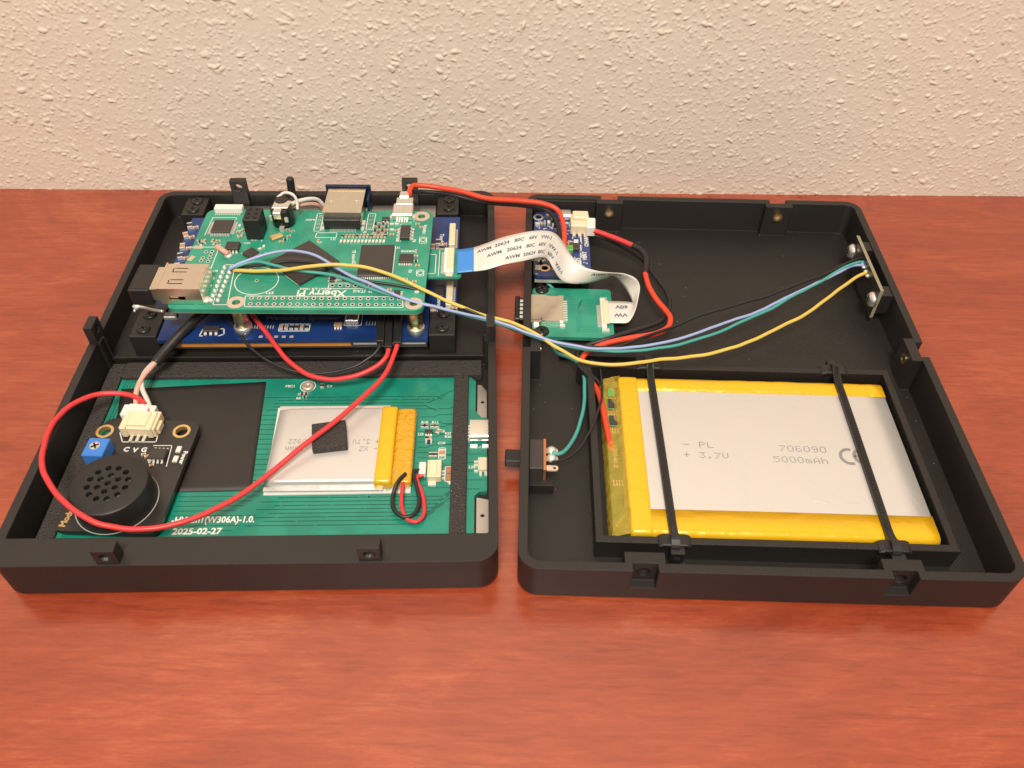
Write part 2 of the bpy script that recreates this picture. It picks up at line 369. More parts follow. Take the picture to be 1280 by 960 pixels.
def make_wall():
    x0, x1, z0, z1, st = -285., 285., -2., 125., .4
    nx, nz = int((x1-x0)/st)+1, int((z1-z0)/st)+1
    hgt = np.zeros((nz, nx))
    def splat(x, z, a, b, th, hh):
        rad = max(a, b)*1.7; i0, i1 = max(0, int((x-rad-x0)/st)), min(nx, int((x+rad-x0)/st)+2); k0, k1 = max(0, int((z-rad-z0)/st)), min(nz, int((z+rad-z0)/st)+2)
        if i1 <= i0 or k1 <= k0: return
        X = x0+np.arange(i0, i1)*st-x; Z = (z0+np.arange(k0, k1)*st-z)[:, None]
        u = (X*math.cos(th)+Z*math.sin(th))/a; v = (-X*math.sin(th)+Z*math.cos(th))/b
        d = np.sqrt(u*u+v*v); s = np.clip((1.25-d)*1.8, 0, 1); s = s*s*(3-2*s)*hh
        hgt[k0:k1, i0:i1] = np.maximum(hgt[k0:k1, i0:i1], s)
    def many(n, ra, el, hh):
        for _ in range(n):
            x, z = rng.uniform(x0, x1), rng.uniform(z0, z1); a = rng.uniform(*ra); th = rng.normal(0.15 if x > 0 else -.25, .75); b = a*rng.uniform(*el)
            h_ = hh*rng.uniform(.5, 1.1); splat(x, z, a, b, th, h_)
            if rng.random() < .55:
                for q in range(rng.integers(1, 4)): splat(x+rng.normal(0, a*.9), z+rng.normal(0, b*1.2), a*rng.uniform(.3, .7), b*rng.uniform(.4, .8), th+rng.normal(0, .6), h_*rng.uniform(.4, .95))
    many(19000, (.22, .45), (.5, 1.), .24); many(9000, (.34, .78), (.26, .75), .42); many(1500, (.6, 1.75), (.22, .55), .6)
    xs = x0+np.arange(nx)*st; zs = z0+np.arange(nz)*st
    Xg, Zg = np.meshgrid(xs, zs)
    hgt += .10*np.sin(Xg*.11+Zg*.07)*np.sin(Zg*.13-Xg*.05)
    edge = np.minimum(np.minimum(Xg-x0, x1-Xg), z1-Zg); hgt *= np.clip(edge/6, 0, 1)
    yb = 317.0 + (Xg)*math.tan(R(.92))*1.0
    verts = np.stack([Xg, yb-hgt, Zg], -1).reshape(-1, 3)
    idx = np.arange(nx*nz).reshape(nz, nx)
    faces = np.stack([idx[:-1, :-1], idx[:-1, 1:], idx[1:, 1:], idx[1:, :-1]], -1).reshape(-1, 4)
    o = len(verts)
    def yw(x): return 317.0+x*math.tan(R(.92))
    ex = [(-1500, yw(-1500), z0), (x0, yw(x0), z0), (x0, yw(x0), z1), (-1500, yw(-1500), z1), (x1, yw(x1), z0), (1500, yw(1500), z0), (1500, yw(1500), z1), (x1, yw(x1), z1),
          (-1500, yw(-1500), 1500), (1500, yw(1500), 1500)]
    V = np.vstack([verts, np.array(ex)])*MM
    F = faces.tolist() + [[o, o+1, o+2, o+3], [o+4, o+5, o+6, o+7], [o+3, o+2, o+7, o+6, o+9, o+8]]
    me = bpy.data.meshes.new('wall'); me.from_pydata(V.tolist(), [], F); me.polygons.foreach_set('use_smooth', [True]*len(F)); me.materials.append(MATS['stucco']); me.update()
    ob = bpy.data.objects.new('wall', me); link(ob); ob['kind'] = 'structure'
make_wall()

# ------------------------------------------------------------------ case half with the boards
def shell_outer():
    rg = []
    for z, i in ((0, 1.6), (.5, .75), (1.5, 0), (H, 0)):
        rg.append([(x, y, z) for x, y in rrect(i, W-i, i, D-i, 5.8-i*.6, 8)])
    return G().loft(rg)
caseL = thing('case_half', 'black printed case half holding the green boards and the small round speaker', 'case', LF, (W/2, D/2, 0), 'two halves of the opened case')
g = shell_outer()
c1 = G().prism(rrect(2.6, W-2.6, 88, D-2.6, 3.2), 4.5, 25)
c2 = G().prism(rrect(2.61, W-2.61, 8.8, 88.3, .6), 1.0, 25)
c3 = G().box(W-4, W+2, 50.2, 60.0, 2.2, 6.6)          # port slot in the side wall
c4 = G().box(W-4, W+2, 36.5, 43.5, 2.2, 6.0)
o = part('shell', g, 'print', caseL, cut=[c1, c2, c3, c4], auto=True)
# ledge along the divider
part('divider_rib', G().box(2.7, W-2.7, 88.05, 89.3, 4.3, 5.6), 'print', caseL)
def tab(cx, cy, ax, top=22.0, base=H, th=2.8, wd=6.2, rib=True):
    """upright lug with a screw hole, standing on the rim"""
    g = G()
    if ax == 'y': g.box(cx-wd/2, cx+wd/2, cy-th/2, cy+th/2, base-1, top)
    else: g.box(cx-th/2, cx+th/2, cy-wd/2, cy+wd/2, base-1, top)
    d = (0, 1, 0) if ax == 'y' else (1, 0, 0)
    hole = G().cyl((cx-d[0]*8, cy-d[1]*8, top-2.9), 1.65, 16, 20, axis=d)
    o = part('screw_lug', g, 'print', caseL, cut=[hole])
    return o
for x in (32.8, 101.5):
    tab(x, 2.2, 'y', 20.8, H, 3.4, 6.0); tab(x, D-3.0, 'y', 22.3, 5.0)
for x in (1.75, W-1.75): tab(x, 88.3, 'x', 21.8, H)
for x, s in ((3.0, 1), (W-3.0, -1)):   # web below the side lugs
    part('lug_web', G().box(x-.7, x+.7, 85.4, 87.9, 1.1, 15.2), 'print', caseL)

def screw(parent, c, r=2.6, axis=(0, 0, 1), m='screw_black', name='screw', h=1.0, cross=.55):
    g = G(); a = Vector(axis).normalized(); c = Vector(c)
    g.lathe(c, [(r, 0), (r, h*.35), (r*.86, h*.8), (r*.5, h)], 20, 0, a)
    o = part(name, g, m, parent)
    q = a.to_track_quat('Z', 'Y'); gg = G()
    for an in (.4, .4+math.pi/2):
        k = G().cbox((0, 0, h*.86), r*1.15, r*.26, h*.17, an); k.xf(Matrix.Translation(c) @ q.to_matrix().to_4x4()); gg.merge(k)
    part('cross_recess', gg, 'hole_black', o)
    return o

# foam strips
single('foam_strip', G().box(3.0, 8.2, 9.2, 87.6, 1.0, 3.4), 'foam', 'sparkling black foam strip along the wall beside the speaker module', 'foam strip', 'black foam strips round the keyboard board', bevel=.3, frame=LF)
single('foam_strip', G().box(8.6, 130.6, 80.3, 87.4, 1.0, 4.2), 'foam', 'long black foam strip between the green keyboard board and the display', 'foam strip', 'black foam strips round the keyboard board', bevel=.3, frame=LF)
single('foam_strip', G().box(121.3, 126.2, 9.4, 80.0, 2.7, 4.3), 'foam', 'short black foam strip lying across the green board beside its metal port', 'foam strip', 'black foam strips round the keyboard board', bevel=.25, frame=LF)

# ------------------------------------------------------------------ small part builders
def chip(parent, c, sx, sy, h, z, rot=0., pins=None, n=4, name='chip', pl=1.0, mats='chip', bevel=.12):
    o = part(name, G().cbox((c[0], c[1], z+.12), sx, sy, h, rot), mats, parent, bevel=bevel)
    if pins:
        g = G(); ca, sa = math.cos(rot), math.sin(rot)
        rows = []
        if 'y' in pins: rows += [(sx, sy, 1)]
        if 'x' in pins: rows += [(sy, sx, 0)]
        for along, across, isy in rows:
            pt = along/n
            for i in range(n):
                u = (i-(n-1)/2)*pt
                for sg in (-1, 1):
                    v = sg*(across/2+pl/2)
                    a, b = (u, v) if isy else (v, u)
                    wx, wy = (pt*.5, pl) if isy else (pl, pt*.5)
                    g.cbox((c[0]+ca*a-sa*b, c[1]+sa*a+ca*b, z+.02), wx, wy, .28, rot)
                    a2, b2 = (u, sg*(across/2+pl*.15)) if isy else (sg*(across/2+pl*.15), u)
                    g.cbox((c[0]+ca*a2-sa*b2, c[1]+sa*a2+ca*b2, z+.02), wx if isy else pl*.4, pl*.4 if isy else wy, h*.55, rot)
        part('pins', g, 'solder', o, kind='stuff')
    return o
def smd(g, c, l, w, h, z, rot=0, m=0, frame=True):
    """two-ended passive: slot m is the body, slot 2 the ends, slot 3 the outline"""
    ca, sa = math.cos(rot), math.sin(rot)
    g.cbox((c[0], c[1], z+.05), l*.56, w*.94, h, rot, m)
    for s in (-1, 1):
        u = s*l*.39; g.cbox((c[0]+ca*u, c[1]+sa*u, z+.03), l*.24, w, h*.98, rot, 2)
    return g
SMDM = ['res_dark', 'cap_tan', 'solder', 'silk']
def outline(g, pts, w, z, m=0, close=True):
    p = [Vector(q[:2]) for q in pts]; return g.path(p+[p[0]] if close else p, w, z, .03, m)
def ellipse_ring(g, c, r, w, z, m=0, n=36): return g.annulus((c[0], c[1], z), r-w/2, r+w/2, .03, n, m)

# ------------------------------------------------------------------ keyboard board under the foam
KZ = 2.6
kb = thing('keyboard_board', 'teal green keyboard circuit board lying under foam strips, printed with a date', 'circuit board', LF, (68, 45, 1))
pts = [(8.4, 9.2), (128.6, 9.2), (128.6, 30.5), (130.2, 32), (132.4, 32), (132.4, 62), (130.6, 62), (128.6, 65), (128.6, 78.5), (126.5, 80.8), (8.4, 80.8)]
part('board', G().prism(pts, 1.05, KZ), 'pcb_teal', kb)
lx = lambda px, py, z=KZ: LF.px(px, py, z)
g = G(); zt = KZ+.005
# long horizontal runs with bends towards the right end
rows = [20.5, 22.0, 23.4, 24.8, 26.2, 27.6, 29.0, 30.4] + [66.0, 67.4, 68.8, 70.2, 71.6]
for i, y in enumerate(rows):
    xr = 112+((i*37) % 9); sl = 2.2+(i % 4)*1.6; sg = 1 if i % 3 else -1
    xl = 58+(i*7 % 6) if y > 40 else 62+(i*5 % 9)
    g.path([(xl, y), (xr, y), (xr+sl, y+sg*sl*.6 if y > 60 else y+sl*.8)], .28, zt)
for i in range(16):
    y = 33+i*2.05; g.path([(58.5, y), (65.5+(i % 3), y)], .26, zt)
for i in range(9):
    y = 19+i*1.75; g.path([(40, y), (58+(i % 4)*2, y)], .22, zt)
for i in range(14):
    y = 34.5+i*2.15; g.path([(110.5, y), (113.5+(i*5 % 7)*.8, y), (115+(i*5 % 7)*.8, y+(.9 if i % 2 else -.9)), (121.2, y+(.9 if i % 2 else -.9))], .24, zt)
for i in range(10):
    x = 9.6+i*1.0; g.path([(x, 60+i*.5), (x+.6, 80)], .26, zt)
for i in range(8):
    y = 33+i*3.4; g.path([(126.3, y), (130+(i % 3), y)], .24, zt)
part('copper_trace', g, 'trace_teal', kb, kind='stuff')
g = G()
for i in range(46):
    g.cyl((rng.uniform(60, 120), rng.choice(rows)+rng.normal(0, .1), KZ+.03), .32, .03, 8)
for p in ((470, 470), (525, 473), (548, 489), (545, 498), (539, 507), (553, 615), (555, 621), (549, 628), (447, 653), (520, 660), (400, 661)):
    q = lx(*p); g.cyl((q.x, q.y, KZ+.03), .5, .03, 10)
part('via_pad', g, 'trace_pale', kb, kind='stuff')
sk = G()
q = lx(270, 650); sk.merge(text_g('-HVmm1(W306A)-1.0.', 3.1, (lx(214, 652).x, q.y, KZ), 0, .05, .84, 'LEFT', .03))
q = lx(247, 666); sk.merge(text_g('2025-02-27', 2.9, (lx(215, 666).x, q.y+.4, KZ), 0, .05, 1.05, 'LEFT', .035))
for s, x, y, sz in (('MIC1', 363, 483, 1.5), ('C9', 412, 483, 1.5), ('C8', 375, 493, 1.3), ('R8', 373, 498, 1.3), ('U3', 526, 543, 1.5), ('R10', 531, 528, 1.4), ('R11', 544, 528, 1.4), ('C2', 553, 539, 1.4), ('R25', 560, 542, 1.3), ('R26', 560, 546, 1.3), ('C10', 552, 554, 1.4), ('L25', 590, 584, 1.4), ('+', 562, 604, 2.4)):
    q = lx(x, y); sk.merge(text_g(s, sz, (q.x, q.y, KZ), 0, .05, 1., 'CENTER', .03))
q = lx(385, 483); ellipse_ring(sk, q, 2.5, .3, KZ+.03)
for (x0, y0, x1, y1) in ((548, 560, 557, 574), (556, 583, 567, 602), (575, 536, 581, 548)):
    a, b = lx(x0, y1), lx(x1, y0); outline(sk, [(a.x, a.y), (b.x, a.y), (b.x, b.y), (a.x, b.y)], .25, KZ+.03)
part('silkscreen', sk, 'silk', kb, kind='stuff')
q = lx(385, 482.5, 3.4); part('microphone', G().lathe((q.x, q.y, KZ+.02), [(2.0, 0), (2.0, .9), (1.8, 1.2), (.4, 1.2), (.35, 1.1)], 28), 'tin', kb)
chip(kb, lx(536, 541), 2.4, 1.6, .9, KZ, 0, 'y', 3, pl=.6)
g = G()
for x, y, l, w, m, r in ((529, 533, 1.2, 1.6, 0, 1.57), (533, 533, 1.2, 1.6, 0, 1.57), (541, 533, 1.2, 1.6, 0, 1.57), (546, 533, 1.2, 1.6, 0, 1.57), (548, 540, 1.8, 1.3, 1, 1.2), (534, 548, 1.8, 1.1, 0, 1.57), (538, 548, 1.8, 1.1, 1, 1.57), (536, 553, 2., 1.4, 0, 0),
                         (539, 569, 1.6, 1.4, 0, 1.57), (544, 569, 1.6, 1.4, 0, 1.57), (552.5, 567, 2.7, 1.9, 1, 1.57), (378, 493, 1.3, .9, 0, 0), (383, 493, 1.3, .9, 0, 0), (403, 483, 1.6, 1.2, 0, 1.57), (381, 497, 1.3, .9, 0, 0)):
    q = lx(x, y); smd(g, q, l, w, .55, KZ, r, m)
part('small_components', g, SMDM, kb, kind='stuff')
g = G()
for y in (587, 597):
    q = lx(562, y); g.cbox((q.x, q.y, KZ+.02), 2.1, 2.4, .06)
part('solder_pad', g, 'copper', kb)
# metal side brackets
g = G().prism([(129.2, 14), (132.2, 14.8), (132.8, 16), (132.8, 29.5), (129.2, 30.4)], 1.05, 1.75)
part('side_bracket', g, 'lcd_silver', kb, cut=[G().cyl((131.0, 23.8, 0), .65, 4, 14)])
g = G().prism([(129.2, 62.6), (132.3, 62.6), (132.3, 74.5), (130.4, 77.5), (129.2, 77.5)], 1.05, 1.75)
part('side_bracket', g, 'lcd_silver', kb, cut=[G().cyl((130.9, 69.6, 0), .65, 4, 14)])
# metal port on the right edge
uc = part('usb_port', G().loft([[(x, y, z) for y, z in rrect(50.9, 59.2, 2.75, 5.85, 1.35, 5)] for x in (126.9, 134.2)]), 'steel', kb, cut=[G().loft([[(x, y, z) for y, z in rrect(51.4, 58.7, 3.2, 5.4, 1.0, 5)] for x in (128.5, 136)])], auto=True)
g = G()
for i in range(5): g.box(126.3, 127.1, 52.0+i*1.35, 52.6+i*1.35, KZ+.02, 3.3)
for x in (128.2, 132.0): g.cbox((x, 49.6, KZ+.02), 2.2, 1.5, .35)
part('port_pins', g, 'solder', uc, kind='stuff')
q = lx(606, 583); bt = part('push_button', G().cbox((131.0, q.y, KZ+.1), 2.9, 4.9, 1.7), 'beige_plastic', kb, bevel=.25)
g = G(); 
for dx, dy in ((-2.0, 1.6), (-2.0, .2), (-2.0, -2.0), (-.6, -3.1), (1.0, -3.1)): g.cbox((131+dx, q.y+dy, KZ+.02), 1.3 if dx < -1 else .8, .7 if dx < -1 else 1.4, .5)
part('button_pins', g, 'solder', bt, kind='stuff')
q = lx(538, 589, 4); jc = part('battery_socket', G().cbox((q.x+1.3, q.y, KZ+.05), 4.3, 6.6, 3.0).cbox((q.x+.9, q.y, KZ+3.0), 2.6, 5.0, .5), 'cream', kb, bevel=.25)
g = G()
for dy in (-1, 0, 1): g.cbox((q.x+4.0, q.y+dy*1.3-.5, KZ+.02), 1.3, .5, .4)
for dy in (-4.0, 4.0): g.cbox((q.x+.6, q.y+dy, KZ+.02), 2.4, 1.4, .5)
part('socket_pins', g, 'solder', jc, kind='stuff')

# black tape sheet over the left of the board
def sheet(name, poly, z, th, m, label, cat, frame, wob=.25, cells=(26, 20)):
    P = [Vector((p[0], p[1])) for p in poly]   # 4 corners FL FR BR BL
    g = G(); nu, nv = cells; top = []
    for j in range(nv+1):
        for i in range(nu+1):
            u, v = i/nu, j/nv; p = (P[0]*(1-u)+P[1]*u)*(1-v)+(P[3]*(1-u)+P[2]*u)*v
            n_ = noise.noise(Vector((p.x*.09, p.y*.09, 3.1)))*wob + noise.noise(Vector((p.x*.3, p.y*.22, 1.7)))*wob*.35
            top.append((p.x, p.y, z+th+abs(n_)))
    bot = [(x, y, z) for x, y, _ in top]; N = len(top); f = []
    id_ = lambda i, j: j*(nu+1)+i
    for j in range(nv):
        for i in range(nu):
            f.append([id_(i, j), id_(i+1, j), id_(i+1, j+1), id_(i, j+1)]); f.append([N+id_(i, j+1), N+id_(i+1, j+1), N+id_(i+1, j), N+id_(i, j)])
    bd = [id_(i, 0) for i in range(nu)]+[id_(nu, j) for j in range(nv)]+[id_(i, nv) for i in range(nu, 0, -1)]+[id_(0, j) for j in range(nv, 0, -1)]
    for k in range(len(bd)): a, b = bd[k], bd[(k+1) % len(bd)]; f.append([a, N+a, N+b, b])
    g.add(top+bot, f, 0, True)
    return single(name, g, m, label, cat, frame=frame)
a, b, c, d = lx(130, 618), lx(314, 613), lx(333, 477.5), lx(152, 487)
sheet('tape_sheet', [a, b, c, d], KZ+.04, .12, 'tape_black', 'wide matte black tape sheet stuck on the green keyboard board', 'tape', LF)

# ------------------------------------------------------------------ small pouch cell on its white sheet
a, b, c, d = lx(329, 619, 3), lx(513, 616, 3), lx(522, 517, 3), lx(348, 510, 3)
single('backing_sheet', G().prism([a[:2], b[:2], c[:2], d[:2]], KZ+.05, KZ+.45), 'paper', 'white card under the small silver pouch battery', 'card', frame=LF)
def pillow(g, x0, x1, y0, y1, z0, z1, r, m=0, n=10):
    """soft slab: rounded long edges and a faint swell"""
    rg = []
    for i in range(n+1):
        x = x0+(x1-x0)*i/n; e = 0 if 0 < i < n else .35
        sw = math.sin(math.pi*i/n)*.18
        rg.append([(x, y, z) for y, z in rrect(y0+e, y1-e, z0+e, z1-e+sw, r, 4)])
    return g.loft(rg, m, True)
bs = thing('pouch_battery', 'small silver pouch battery with yellow tape at one end and a loop of leads', 'battery', LF, (87, 48, 3))
part('pouch', pillow(G(), 65.6, 101.0, 33.0, 63.2, 3.1, 6.9, 1.2), 'pouch', bs)
part('pouch_seam', G().box(65.2, 101, 63.0, 64.6, 5.6, 5.9), 'pouch', bs)
part('pouch_seam', G().box(65.2, 101, 31.7, 33.2, 4.0, 4.3), 'pouch', bs)
part('yellow_tape', pillow(G(), 98.4, 103.6, 32.6, 63.7, 3.05, 7.05, 1.2), 'kapton', bs)
cell_end = pillow(G(), 103.4, 109.6, 33.2, 63.4, 3.1, 6.0, .9)
ce = part('taped_end', cell_end, 'kapton_deep', bs)
g = G()
for i, y in enumerate(np.linspace(38, 60, 7)): g.box(104.2, 107.6-(i % 3)*.4, y, y+2.6, 5.6, 6.2-(i % 2)*.15)
part('end_board', g, 'kapton_deep', ce, bevel=.3)
g = G(); g.add([(100.5, 33, 6.6), (104, 31.8, 5.2), (107.6, 34.4, 6.3), (104.6, 38.6, 7.0), (109.2, 32.4, 4.1), (102, 31.9, 3.6)], [[0, 1, 3], [1, 2, 3], [1, 4, 2], [0, 5, 1]])
part('tape_fold', g, 'kapton_clear', ce)
ik = G(); zt = 7.1
def up_(px, py): return LF.px(px, py, zt)
q = up_(418, 560); dots(ik, '- XZ', up_(471, 563).x, up_(471, 563).y, zt, 1.1, 1.9, math.pi, .35); dots(ik, '0mAh', up_(378, 563).x, up_(378, 563).y, zt, 1.1, 1.9, math.pi, .35)
q = up_(418, 545); dots(ik, '+ 3.7V', up_(473, 554).x, up_(473, 554).y, zt, 1.05, 1.9, math.pi, .35); dots(ik, '50922', up_(387, 554).x, up_(387, 554).y, zt, 1.05, 1.9, math.pi, .35)
part('printed_code', ik, 'ink_grey', bs)
def lead(px3, r, m, name='lead', parent=bs, per=8, n=9):
    P = [LF.px(*p) for p in px3]; return part(name, G().tube(spline(P, per), r, n), m, parent)
lead([(507, 592, 6.5), (497, 603, 6.8), (491, 620, 5.2), (492, 636, 4.6), (504, 646, 4.2), (518, 642, 4.2), (524, 626, 4.4), (520, 605, 5), (517, 590, 5), (527, 588, 4.5)], .62, 'wire_black')
lead([(505, 595, 5.8), (503, 612, 5), (502, 632, 4.2), (508, 648, 3.8), (521, 652, 3.8), (530, 642, 3.8), (529, 622, 4), (522, 602, 4.5), (522, 596, 4.2), (529, 594, 4.2)], .62, 'wire_red')
q = lx(529, 588, 4); part('lead_plug', G().cbox((q.x-.2, q.y+.3, KZ+.2), 2.2, 4.6, 2.4), 'white_plastic', bs, bevel=.3)
a, b, c, d = (LF.px(*p, 9.4) for p in ((390, 562), (434, 557), (431.6, 524.6), (389.5, 530)))
single('foam_block', G().prism([a[:2], b[:2], c[:2], d[:2]], 7.0, 9.6), 'foam', 'small square black foam pad stuck on top of the small silver battery', 'foam pad', bevel=.25, frame=LF)

# ------------------------------------------------------------------ speaker module
SZ = 6.4
sm = thing('speaker_module', 'black speaker board with a perforated round speaker and a blue trimmer', 'speaker', LF, (25, 37, 5))
a, b, c, d = (LF.px(*p, SZ) for p in ((73, 665), (206, 667), (243, 528), (124, 521)))
M = sum((Vector(v[:2]) for v in (a, b, c, d)), Vector((0, 0)))/4
ux = ((b-a)+(c-d)); ang = math.atan2(ux.y, ux.x)
SF = lambda u, v, z=0: Vector((M.x+math.cos(ang)*u-math.sin(ang)*v, M.y+math.sin(ang)*u+math.cos(ang)*v, z))
bw, bh = 30.4, 42.6
h1, h2 = LF.px(131, 539, SZ), LF.px(227, 539, SZ)
part('board', G().prism([SF(*p)[:2] for p in rrect(-bw/2, bw/2, -bh/2, bh/2, 3)], SZ-1.6, SZ), 'pcb_dark', sm, cut=[G().cyl((h.x, h.y, 0), 2.0, 20, 20) for h in (h1, h2)])
for h in (h1, h2): part('mounting_ring', G().annulus((h.x, h.y, SZ-1.5), 1.9, 2.75, 1.54, 26), 'gold', sm)
for u in (-12.5, 12.5): p = SF(u, -18); part('spacer', G().cyl((p.x, p.y, KZ), 1.6, 2.3, 14), 'black_plastic', sm)
st = LF.px(134.5, 604, 15.0); sr = 11.1
sp = part('speaker_can', G().lathe((st.x, st.y, SZ+.1), [(sr+.1, 0), (sr, 7.2), (sr-.25, 8.1), (sr-1.0, 8.5)], 64), 'black_plastic', sm,
    cut=[G().cyl((st.x, st.y, SZ+5.5), sr-1.6, 1.6, 48)] + [G().cyl((st.x+rr*math.cos(a0), st.y+rr*math.sin(a0), SZ+6.6), .9, 6, 14) for rr, a0 in [(0, 0)]+[(2.9, .5+i*math.pi/3) for i in range(6)]+[(5.6, .25+i*math.pi/6) for i in range(12)]], auto=True)
part('speaker_membrane', G().cyl((st.x, st.y, SZ+5.6), sr-1.9, .25, 32), 'steel', sp)
part('print_ring', G().annulus((st.x, st.y, SZ+.02), sr+.4, sr+.64, .05, 64), 'silk_grey', sm)
p0 = LF.px(119.5, 558.5, 11.2)
pt = part('trimmer', G().cbox((p0.x, p0.y, SZ), 6.4, 7.0, 4.9, ang), 'pot_blue', sm, bevel=.25)
g = G().cyl((p0.x-.3, p0.y+.3, SZ+4.9), 1.5, .15, 20); part('trimmer_dial', g, 'steel', pt)
g = G()
for an in (.5, .5+math.pi/2): g.cbox((p0.x-.3, p0.y+.3, SZ+5.06), 2.5, .55, .04, an)
part('dial_slot', g, 'hole_black', pt)
# white connector
j = LF.px(173, 549, SZ)
JF = lambda u, v: (j.x+math.cos(ang)*u-math.sin(ang)*v, j.y+math.sin(ang)*u+math.cos(ang)*v)
g = G()
def jb(u0, u1, v0, v1, z0, z1): g.prism([JF(u0, v0), JF(u1, v0), JF(u1, v1), JF(u0, v1)], SZ+z0, SZ+z1)
jb(-5.6, 5.6, 1.0, 8.6, .05, 3.9); jb(-4.9, -3.1, .3, 7.8, .3, 4.7); jb(3.1, 4.9, .3, 7.8, .3, 4.7); jb(-3.1, 3.1, 1.8, 7.6, 3.8, 4.9); jb(-6.3, -5.5, 2.2, 6.2, .05, 2.6); jb(5.5, 6.3, 2.2, 6.2, .05, 2.6)
jk = part('connector', g, 'cream', sm, bevel=.28)
g = G()
for u in (-2, 0, 2):
    a, b = JF(u-.45, -1.5), JF(u+.45, -1.5); c_, d_ = JF(u+.45, 1.2), JF(u-.45, 1.2); g.prism([a, b, c_, d_], SZ+.03, SZ+.7)
part('connector_pins', g, 'solder', jk, kind='stuff')
ic = LF.px(197, 567, SZ+1.2); chip(sm, ic, 5.0, 3.9, 1.4, SZ, ang, 'y', 4, pl=1.1)
sk = G()
for s, x, y, r_ in (('C', 158, 562, 0), ('V', 169, 563, 0), ('G', 180, 562.5, 0)):
    p = LF.px(x, y, SZ); sk.merge(text_g(s, 2.4, (p.x, p.y, SZ), ang+math.pi*0, .05, 1, 'CENTER', .04))
p = LF.px(229, 572, SZ); sk.merge(text_g('Power', 1.9, (p.x, p.y, SZ), ang-math.pi/2, .05, 1, 'CENTER', .04))
a, b, c_ = LF.px(192, 557, SZ), LF.px(215, 557, SZ), LF.px(208, 583, SZ); sk.path([a[:2], b[:2], c_[:2]], .25, SZ+.02)
a, b, c_, d_ = LF.px(153, 552.5, SZ), LF.px(195, 552.5, SZ), LF.px(198, 541, SZ), LF.px(150, 541, SZ); sk.path([d_[:2], a[:2], b[:2], c_[:2]], .3, SZ+.02)
part('silkscreen', sk, 'silk', sm, kind='stuff')
g = G()
for x, y in ((224, 563), (220, 575)): p = LF.px(x, y, SZ); smd(g, p, 2.4, 1.5, .6, SZ, ang+1.57, 3)
for x, y in ((180, 568.5), (184, 571), (190, 582), (188, 576)): p = LF.px(x, y, SZ); smd(g, p, 1.4, .8, .5, SZ, ang+.4, 1)
part('small_components', g, SMDM, sm, kind='stuff')
p = LF.px(84, 648, SZ); part('gold_lettering', text_g('Module', 2.6, (p.x, p.y+1, SZ), ang+math.pi/2*.95, .05, 1, 'CENTER', .04), 'gold', sm)

# ------------------------------------------------------------------ display with its blue board
BZ = 13.2
db = thing('display_board', 'dark blue display circuit board mounted flat under the green computer board', 'display', LF, (67, 130, 4.5))
part('board', G().prism([(20.9, 88.6), (112.3, 88.6), (112.3, 104.8), (121.8, 104.8), (121.8, 159.6), (15.8, 159.6), (15.8, 104.9), (20.9, 104.9)], BZ-1.5, BZ), 'pcb_blue', db)
part('panel', G().box(22.5, 112.0, 90.2, 171, 7.6, 11.2), 'lcd_silver', db, bevel=.3)
part('panel_frame', G().box(21.2, 112.0, 91.8, 171.2, 4.6, 7.5), 'black_plastic', db)
part('orange_flex', G().prism(rrect(24.0, 86.0, 89.2, 96, .6, 3), 9.2, 11.3), 'orange_film', db, bevel=.3)
part('light_strip', G().box(86.5, 111.5, 89.5, 95, 9.6, 11.0), 'white_plastic', db, bevel=.3)
bx = lambda px, py: LF.px(px, py, BZ)
sk = G()
p = bx(386, 398); sk.merge(text_g('Waveshare Spotpear', 2.9, (p.x-2, p.y+.2, BZ), 0, .04, 1.05, 'CENTER', .02))
part('maker_lettering', sk, 'silk_dim', db)
sk = G()
for x0, y0, x1, y1 in ((348, 405, 388, 414), (430, 390, 454, 407)):
    a, b = bx(x0, y1), bx(x1, y0); outline(sk, [(a.x, a.y), (b.x, a.y), (b.x, b.y), (a.x, b.y)], .3, BZ+.02)
for s, x, y in (('Touch', 552, 298), ('Power', 549, 377)):
    p = bx(x, y); sk.merge(text_g(s, 2.2, (p.x, p.y, BZ), -math.pi/2, .05, 1, 'CENTER', .03))
a, b = bx(249, 420), bx(280, 411); sk.path([(a.x+1, a.y), (a.x, a.y), (a.x+.6, b.y), (a.x+2, b.y)], .4, BZ+.02); sk.path([(b.x-2, b.y), (b.x, b.y), (b.x+.6, a.y+.8), (b.x-1, a.y)], .4, BZ+.02)
part('silkscreen', sk, 'silk', db, kind='stuff')
g = G()
for i, m in enumerate((1, 1, 0, 0, 1, 0)): p = bx(352+i*6.4, 410); smd(g, p, 2.2, 1.25, .6, BZ, 1.57, m)
for i in range(5): p = bx(326+i*9.6, 421); g.cbox((p.x, p.y, BZ+.02), 1.3, 1.0, .08, 0, 2)
for x, y, r_ in ((238, 284, .3), (233, 296, .4), (229, 310, .2), (226, 322, .3), (222, 335, .2), (548, 305, 0), (541, 311, 0), (552, 312, 0), (541, 388, .2), (550, 390, .1), (575, 330, 0), (560, 385, 0)):
    p = bx(x, y); smd(g, p, 3.2, 1.9, 1.2, BZ, r_+1.57, int(abs(x*7)) % 2); smd(g, (p.x+2.4, p.y-.8), 2., 1.2, .8, BZ, r_, 1)
part('small_components', g, SMDM, db, kind='stuff')
p = bx(265, 414); chip(db, (p.x, p.y), 5.4, 2.4, 1.3, BZ, 0, 'y', 3)
p = bx(423, 409); chip(db, (p.x, p.y+.3), 2.8, 1.8, 1.2, BZ, 0, 'y', 3, pl=.8, mats='cap_tan')
p = bx(330, 409); g = G()
for i in range(9): g.cbox((p.x-4+i*.9, p.y, BZ+.02), .4, 1.4, .2)
for i in range(4): q = bx(471, 404); g.cbox((q.x-1.5+i*1.0-2, q.y, BZ+.02), .4, 2.0, .2)
part('solder_pins', g, 'solder', db, kind='stuff')
